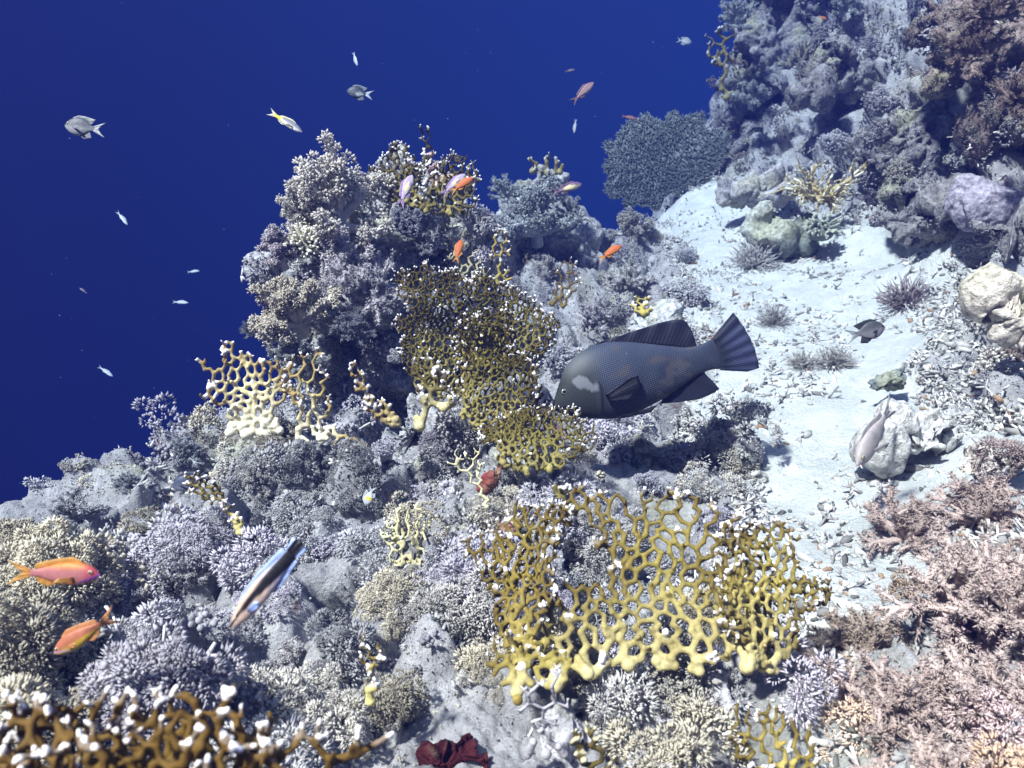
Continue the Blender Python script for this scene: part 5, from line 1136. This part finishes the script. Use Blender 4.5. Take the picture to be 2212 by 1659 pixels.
# --- small reef fish: one builder, several builds and coats
KIND = {
 'anthias': dict(top=[(0,.0),(.05,.055),(.14,.105),(.28,.132),(.42,.118),(.56,.082),(.68,.045),(.76,.036)], bot=[(0,-.012),(.05,-.055),(.15,-.098),(.28,-.120),(.42,-.108),(.56,-.074),(.68,-.042),(.76,-.036)],
     wid=[(0,.008),(.08,.045),(.22,.066),(.42,.058),(.6,.032),(.76,.010)], tail=([(.73,.034),(.745,0),(.73,-.034)], [(1.02,.135),(.93,.060),(.85,.0),(.93,-.060),(1.02,-.135)]),
     dorsal=(.20,.68,[(.20,.14),(.30,.185),(.45,.165),(.60,.130),(.70,.105),(.72,.05)]), anal=(.46,.68,[(.48,-.115),(.56,-.150),(.66,-.115),(.70,-.05)]), eye=(.085,.028,.026)),
 'damsel': dict(top=[(0,.0),(.04,.07),(.12,.155),(.25,.22),(.40,.225),(.54,.165),(.66,.075),(.72,.055)], bot=[(0,-.015),(.04,-.065),(.12,-.14),(.25,-.205),(.40,-.21),(.54,-.15),(.66,-.07),(.72,-.055)],
     wid=[(0,.01),(.08,.06),(.25,.09),(.45,.075),(.6,.04),(.72,.012)], tail=([(.69,.05),(.705,0),(.69,-.05)], [(1.02,.19),(.92,.10),(.84,.0),(.92,-.10),(1.02,-.19)]),
     dorsal=(.18,.62,[(.19,.23),(.32,.285),(.46,.285),(.60,.26),(.76,.225),(.66,.10)]), anal=(.40,.62,[(.42,-.23),(.52,-.285),(.70,-.24),(.64,-.10)]), eye=(.10,.045,.035)),
 'slim': dict(top=[(0,.0),(.05,.04),(.15,.08),(.30,.10),(.48,.085),(.64,.05),(.78,.032)], bot=[(0,-.01),(.05,-.04),(.15,-.075),(.30,-.092),(.48,-.08),(.64,-.048),(.78,-.032)],
     wid=[(0,.008),(.08,.035),(.25,.05),(.45,.045),(.62,.026),(.78,.009)], tail=([(.75,.03),(.765,0),(.75,-.03)], [(1.0,.10),(.92,.045),(.88,.0),(.92,-.045),(1.0,-.10)]),
     dorsal=(.24,.66,[(.25,.105),(.36,.14),(.52,.12),(.66,.085),(.69,.045)]), anal=(.46,.66,[(.48,-.09),(.56,-.115),(.67,-.075),(.69,-.04)]), eye=(.085,.022,.024)),
 'wrasse': dict(top=[(0,.0),(.06,.035),(.16,.072),(.32,.098),(.5,.098),(.66,.082),(.80,.064),(.88,.060)], bot=[(0,-.012),(.06,-.040),(.16,-.072),(.32,-.092),(.5,-.090),(.66,-.074),(.80,-.058),(.88,-.055)],
     wid=[(0,.008),(.08,.036),(.25,.058),(.5,.052),(.72,.030),(.88,.012)], tail=([(.84,.058),(.86,0),(.84,-.054)], [(1.0,.085),(1.02,.03),(1.02,-.03),(.99,-.078)]),
     dorsal=(.24,.80,[(.25,.10),(.36,.125),(.55,.128),(.72,.115),(.86,.105),(.86,.064)]), anal=(.50,.80,[(.51,-.095),(.60,-.115),(.78,-.098),(.86,-.085),(.85,-.056)]), eye=(.125,.012,.017)),
}
def small_fish(kind, label, nose, tail, L, coat, fins, group='small fish in the water', name='reef_fish', dd=0.0, eye=True, cat='fish', d=None, tailf=None, ring=(.55,.5,.3)):
    """L: real length in metres, which sets the distance"""
    k = KIND[kind]; px = math.hypot(tail[0]-nose[0], tail[1]-nose[1]); d = d or L*1640/px
    t = fish_frame(nose, tail, d+dd/2, d-dd/2, name, label, cat, group)
    lo = px < 70
    obj('body', body_mesh('body', k['top'], k['bot'], k['wid'], lambda V: (coat(V), None), 28 if lo else 70, 16 if lo else 32), MAT_FISH, t)
    fc = lambda V, uv, kk: lerp(fins[0], fins[1], uv[:, 1])*(.86+.14*kk)[:, None]
    tf = tailf or fins; tc = lambda V, uv, kk: lerp(tf[0], tf[1], uv[:, 1])*(.86+.14*kk)[:, None]*(1-.6*sstep(np.abs(uv[:, 0]-.5), .38, .5)*(len(tf) > 2))[:, None]
    ry = 8 if lo else 16
    obj('tail_fin', fin_mesh('tail_fin', k['tail'][0], k['tail'][1], tc, .014, .003, ry, 6, .004), MAT_FISH, t)
    for nm, cv, sg in (('dorsal_fin', 'top', -1), ('anal_fin', 'bot', 1)):
        x0, x1, e = k[nm.split('_')[0]]; base = [(x, curve(k[cv], np.array([x]))[0]+sg*.006) for x in np.linspace(x0, x1, 8)]
        obj(nm, fin_mesh(nm, base, e, fc, .012, .003, ry, 5, .003), MAT_FISH, t)
    if not lo:
        for s in (-1, 1):
            w = curve(k['wid'], np.array([.25]))[0]
            def place(V, s=s, w=w): V = V.copy(); V[:, 1] += s*(w+.005+.5*np.clip(V[:, 0]-.25, 0, 1)); return V
            obj('pectoral_fin', fin_mesh('pectoral_fin', [(.25,-.015),(.25,-.05)], [(.38,-.02),(.42,-.06),(.36,-.09)], fc, .006, .002, 8, 5, .002, place), MAT_FISH, t)
    if eye:
        x, z, r = k['eye']; w = curve(k['wid'], np.array([x]))[0]
        for s in (-1, 1): obj('eye', eye_mesh(x, s*w*.86, z, r, ring, .55, .6), MAT_EYE, t)
    return t
def coat_grad(back, belly, z0=-.06, z1=.06, patch=None):
    def f(V):
        c = lerp(belly, back, sstep(V[:, 2], z0, z1))
        for (cx, cz, rx, rz, col) in patch or []:
            w = sstep(np.hypot((V[:, 0]-cx)/rx, (V[:, 2]-cz)/rz), 1.15, .75)[:, None]; c = c*(1-w)+np.array(col)*w
        return c
    return f
# cleaner wrasse: black stripe widening to the tail
def coat_wrasse(V):
    x, z = V[:, 0], V[:, 2]; c = lerp((.50,.36,.30), (.30,.40,.72), sstep(x, .4, .9)); c = lerp(c*0, (.52,.42,.38), sstep(z, -.02, -.09)*sstep(x, .6, .3))+c*(1-sstep(z, -.02, -.09)*sstep(x, .6, .3))[:, None]
    h = .013+.048*sstep(x, .08, .75); zc = .008+.012*np.sin(x*5); w = sstep(np.abs(z-zc), h*1.15, h*.8)[:, None]; return c*(1-w)+np.array((.004,.004,.008))*w
wr = small_fish('wrasse', 'cleaner wrasse with a black stripe from nose to tail, head down over the grey reef', (497,1358), (648,1174), .115, coat_wrasse, ((.12,.18,.42), (.42,.55,.95)), name='cleaner_wrasse', group=None, d=.78)
for o in wr.children:
    if o.name.startswith('tail_fin'):
        me = o.data; v = np.empty(len(me.vertices)*3, np.float32); me.vertices.foreach_get('co', v); v = v.reshape(-1, 3); c = np.ones((len(v), 4), np.float32)
        w = sstep(np.abs(v[:, 2]-.006), .062, .048)[:, None]; c[:, :3] = np.array((.36,.5,.95))*(1-w)+np.array((.004,.004,.008))*w; me.attributes['col'].data.foreach_set('color', c.ravel())
# orange anthias
ORG = lambda back, belly: coat_grad(back, belly, -.05, .05)
def coat_a1(V):
    c = lerp((.33,.125,.13), (.46,.16,.03), sstep(np.abs(V[:, 2]), .035, .10)); h = sstep(V[:, 0], .22, .04)[:, None]; c = c*(1-h)+np.array((.42,.06,.09))*h
    s = sstep(np.abs(V[:, 2]+.035+.42*(V[:, 0]-.08)), .014, .006)*sstep(V[:, 0], .24, .2); return c*(1-s[:, None])+np.array((.20,.08,.42))*s[:, None]
small_fish('anthias', 'orange anthias with a violet cheek stripe swimming level at the picture edge', (216,1241), (18,1236), .105, coat_a1, ((.45,.18,.03), (.42,.23,.06)), name='anthias', group='orange anthias', d=.86)
def coat_a2(V):
    c = lerp((.46,.30,.03), (.34,.115,.06), sstep(V[:, 2], -.045, .0)); s = sstep(np.abs(V[:, 2]+.012+.35*(V[:, 0]-.06)), .014, .006)*sstep(V[:, 0], .26, .2); return c*(1-s[:, None])+np.array((.45,.28,.50))*s[:, None]
small_fish('anthias', 'orange anthias with a yellow belly diving nose down, below the level one', (117,1411), (252,1326), .095, coat_a2, ((.50,.20,.06), (.46,.22,.10)), name='anthias', group='orange anthias', d=.93)
OA = coat_grad((.44,.085,.03), (.52,.17,.04), -.05, .05)
small_fish('anthias', 'bright orange-red anthias climbing above the grey bush beside the sand', (1343,530), (1294,562), .075, OA, ((.5,.18,.03), (.5,.23,.05)), name='anthias', group='orange anthias', eye=True)
small_fish('anthias', 'thin orange anthias seen almost from above, over the fine lace branches', (997,517), (984,568), .075, OA, ((.5,.18,.03), (.5,.23,.05)), name='anthias', group='orange anthias', dd=.03)
small_fish('anthias', 'orange anthias in front of the olive fire coral bush on the pinnacle', (1022,384), (972,416), .08, OA, ((.5,.2,.04), (.5,.26,.06)), name='anthias', group='orange anthias', eye=False)
small_fish('anthias', 'tiny orange anthias on the high rock tower', (1786,42), (1768,34), .075, OA, ((.5,.2,.04), (.5,.26,.06)), name='anthias', group='orange anthias', eye=False, d=5.2)
PUR = coat_grad((.10,.06,.13), (.30,.26,.24), -.05, .03, [(.42,.0,.20,.06,(.52,.50,.30))])
small_fish('anthias', 'dark purple anthias with a pale yellow flank before the smaller pinnacle', (1257,397), (1192,417), .09, PUR, ((.09,.05,.10), (.11,.06,.10)), name='anthias', group='purple anthias', eye=False)
small_fish('anthias', 'mauve anthias with nose up, highest above the gap between pinnacle and table coral', (1282,178), (1235,222), .09, coat_grad((.14,.08,.11), (.34,.24,.25), -.05, .05), ((.10,.06,.08), (.12,.07,.09)), name='anthias', group='purple anthias', eye=False)
small_fish('anthias', 'pale violet anthias head up in front of the pinnacle, nearest the cauliflower soft coral', (890,378), (862,448), .085, coat_grad((.34,.27,.46), (.50,.44,.50), -.05, .05, [(.40,.0,.16,.06,(.62,.58,.36))]), ((.30,.22,.40), (.26,.18,.34)), name='anthias', group='purple anthias', eye=False, dd=.03)
small_fish('anthias', 'pale violet anthias overlapped by the orange one on the pinnacle', (1005,376), (952,424), .09, coat_grad((.34,.27,.46), (.50,.44,.50), -.05, .05, [(.40,.0,.16,.06,(.62,.58,.36))]), ((.30,.22,.40), (.26,.18,.34)), name='anthias', group='purple anthias', eye=False, d=2.55)
small_fish('slim', 'little dark red fish near the sea-side rim of the table coral', (1376,257), (1342,250), .07, coat_grad((.16,.07,.08), (.26,.14,.13), -.05, .05), ((.14,.07,.08), (.16,.08,.09)), eye=False)
small_fish('slim', 'tiny dark fish high above the smaller pinnacle', (1242,150), (1219,155), .06, coat_grad((.10,.08,.10), (.24,.18,.2), -.05, .05), ((.10,.08,.1), (.12,.1,.12)), eye=False)
small_fish('slim', 'faint pale fish seen end-on, straight below the mauve anthias', (1240,288), (1244,256), .06, coat_grad((.20,.24,.30), (.42,.46,.50), -.05, .05), ((.2,.24,.3), (.22,.26,.32)), eye=False)
# damselfish
small_fish('damsel', 'grey damselfish with black fin edges hovering over the white sand near the rubble', (1912,706), (1828,728), .085, coat_grad((.035,.04,.05), (.17,.165,.195), -.12, .14, [(.10,-.05,.09,.05,(.16,.15,.17))]), ((.035,.04,.05), (.02,.022,.03)), tailf=((.12,.13,.15), (.3,.32,.35), 1), name='damselfish', group='damselfish', ring=(.1,.1,.1))
small_fish('damsel', 'dark damselfish with a ragged white rear, up in the blue above the pinnacle', (749,196), (806,206), .085, coat_grad((.025,.035,.06), (.07,.09,.13), -.1, .1, [(.52,-.08,.16,.09,(.42,.46,.50))]), ((.05,.06,.09), (.14,.17,.21)), tailf=((.42,.46,.5), (.3,.34,.4)), name='damselfish', group='damselfish', eye=False)
small_fish('damsel', 'grey damselfish alone far out in the blue water at the picture side', (140,271), (226,281), .095, coat_grad((.07,.08,.10), (.27,.28,.30), -.08, .08), ((.12,.13,.15), (.26,.28,.30)), tailf=((.3,.31,.33), (.36,.38,.40)), name='damselfish', group='damselfish')
small_fish('slim', 'pale fish with a yellow rear and fins pointing down towards the cauliflower soft coral', (653,285), (580,240), .085, coat_grad((.12,.13,.18), (.66,.66,.70), -.05, .04, [(.74,.02,.15,.08,(.78,.66,.04))]), ((.46,.42,.12), (.5,.5,.45)), tailf=((.70,.62,.08), (.5,.52,.55)), name='damselfish', group='damselfish', eye=False)
small_fish('damsel', 'dusky damselfish with a yellow tail half hidden behind the pinnacle edge', (604,468), (640,446), .07, coat_grad((.06,.07,.07), (.16,.17,.14), -.1, .1), ((.12,.12,.06), (.2,.2,.08)), tailf=((.5,.45,.05), (.4,.38,.1)), name='damselfish', group='damselfish', eye=False, d=2.9)
small_fish('damsel', 'pale blurred damselfish with a yellow bar low over the grey reef', (790,1092), (806,1050), .055, coat_grad((.42,.46,.5), (.62,.64,.66), -.1, .1, [(.38,-.02,.10,.2,(.66,.58,.08))]), ((.42,.46,.5), (.5,.54,.58)), name='damselfish', group='damselfish', eye=False, d=1.5)
# little pale fish in the blue
WHT = coat_grad((.30,.38,.50), (.72,.75,.78), -.05, .04)
WF = ((.3,.36,.46), (.36,.42,.5))
for lab, n_, t_, L_ in (('slim pale fish heading down, mid-water in the blue', (276,486), (252,456), .06), ('blue-backed white fish level with the cream net coral, out in the blue', (244,813), (212,791), .065),
                        ('thin white fish lying level in the blue beside the cream bush', (407,654), (372,652), .06), ('small pale oval fish above the thin white one', (431,585), (404,588), .055),
                        ('small pale fish near the top, above the dark ragged damselfish', (772,143), (763,112), .06)):
    small_fish('slim', lab, n_, t_, L_, WHT, WF, group='little pale fish in the blue', eye=False)
small_fish('slim', 'faint brownish fish at mid-height, farthest out in the blue', (172,622), (188,634), .045, coat_grad((.2,.16,.17), (.34,.28,.28), -.05, .05), ((.2,.16,.18), (.2,.16,.18)), group='little pale fish in the blue', eye=False)
small_fish('damsel', 'faint grey-blue fish near the top beside the rock tower', (1494,92), (1462,86), .13, coat_grad((.22,.26,.3), (.38,.42,.45), -.1, .1), ((.24,.28,.3), (.3,.34,.36)), group='little pale fish in the blue', eye=False, d=5.4)
small_fish('damsel', 'dark blue-grey fish partly hidden behind the yellow sprig on the bare stalk', (372,1052), (448,1030), .12, coat_grad((.05,.06,.10), (.14,.15,.20), -.1, .1), ((.04,.05,.08), (.05,.06,.09)), name='surgeonfish', group=None, eye=False, d=1.9)
# goatfish nosing the sand
def goatfish():
    t = small_fish('anthias', 'pinkish-grey goatfish nose-down at the sand beside the white holed rock', (1850,1004), (1930,868), .25, coat_grad((.36,.32,.315), (.46,.43,.42), -.08, .06), ((.42,.39,.38), (.46,.43,.42)), name='goatfish', group=None, d=1.84, dd=-.12)
    for s in (-1, 1):
        P = [np.array([.03+.02*q, s*.02, -.03])+np.array([-.035*q, s*.012*q, -.012*q+.004*q*q]) for q in range(6)]; P = np.array(P)
        V, F = tubes(P[:-1], P[1:], np.linspace(.008, .004, 5), np.linspace(.0075, .003, 5), 6); obj('barbel', mesh_from('barbel', V, F, np.tile((.6,.52,.5), (len(V), 1))), MAT_FISH, t)
goatfish()
# ------------------------------------------------------------------ the water itself
def haze():
    x0, x1, y0, y1, z0, z1 = -9, 9, -2.5, 14.5, -9.5, 1.6
    V = np.array([(x, y, z) for x in (x0, x1) for y in (y0, y1) for z in (z0, z1)], float)
    F = np.array([(0,1,3,2),(4,6,7,5),(0,4,5,1),(2,3,7,6),(0,2,6,4),(1,5,7,3)])
    m = bpy.data.materials.new('sea_water'); m.use_nodes = True; n = m.node_tree; n.nodes.clear()
    out = n.nodes.new('ShaderNodeOutputMaterial'); v = n.nodes.new('ShaderNodeVolumePrincipled')
    v.inputs['Density'].default_value = HAZE_D
    v.inputs['Color'].default_value = (*HAZE_C, 1); v.inputs['Absorption Color'].default_value = (*HAZE_A, 1)
    n.links.new(v.outputs[0], out.inputs['Volume'])
    o = obj('haze', mesh_from('haze', V, F, smooth=False), m); tag(o, kind='stuff')
HAZE_D, HAZE_C, HAZE_A = 0.195, (0.0105, 0.0165, 0.096), (0.035, 0.135, 0.34)
haze()
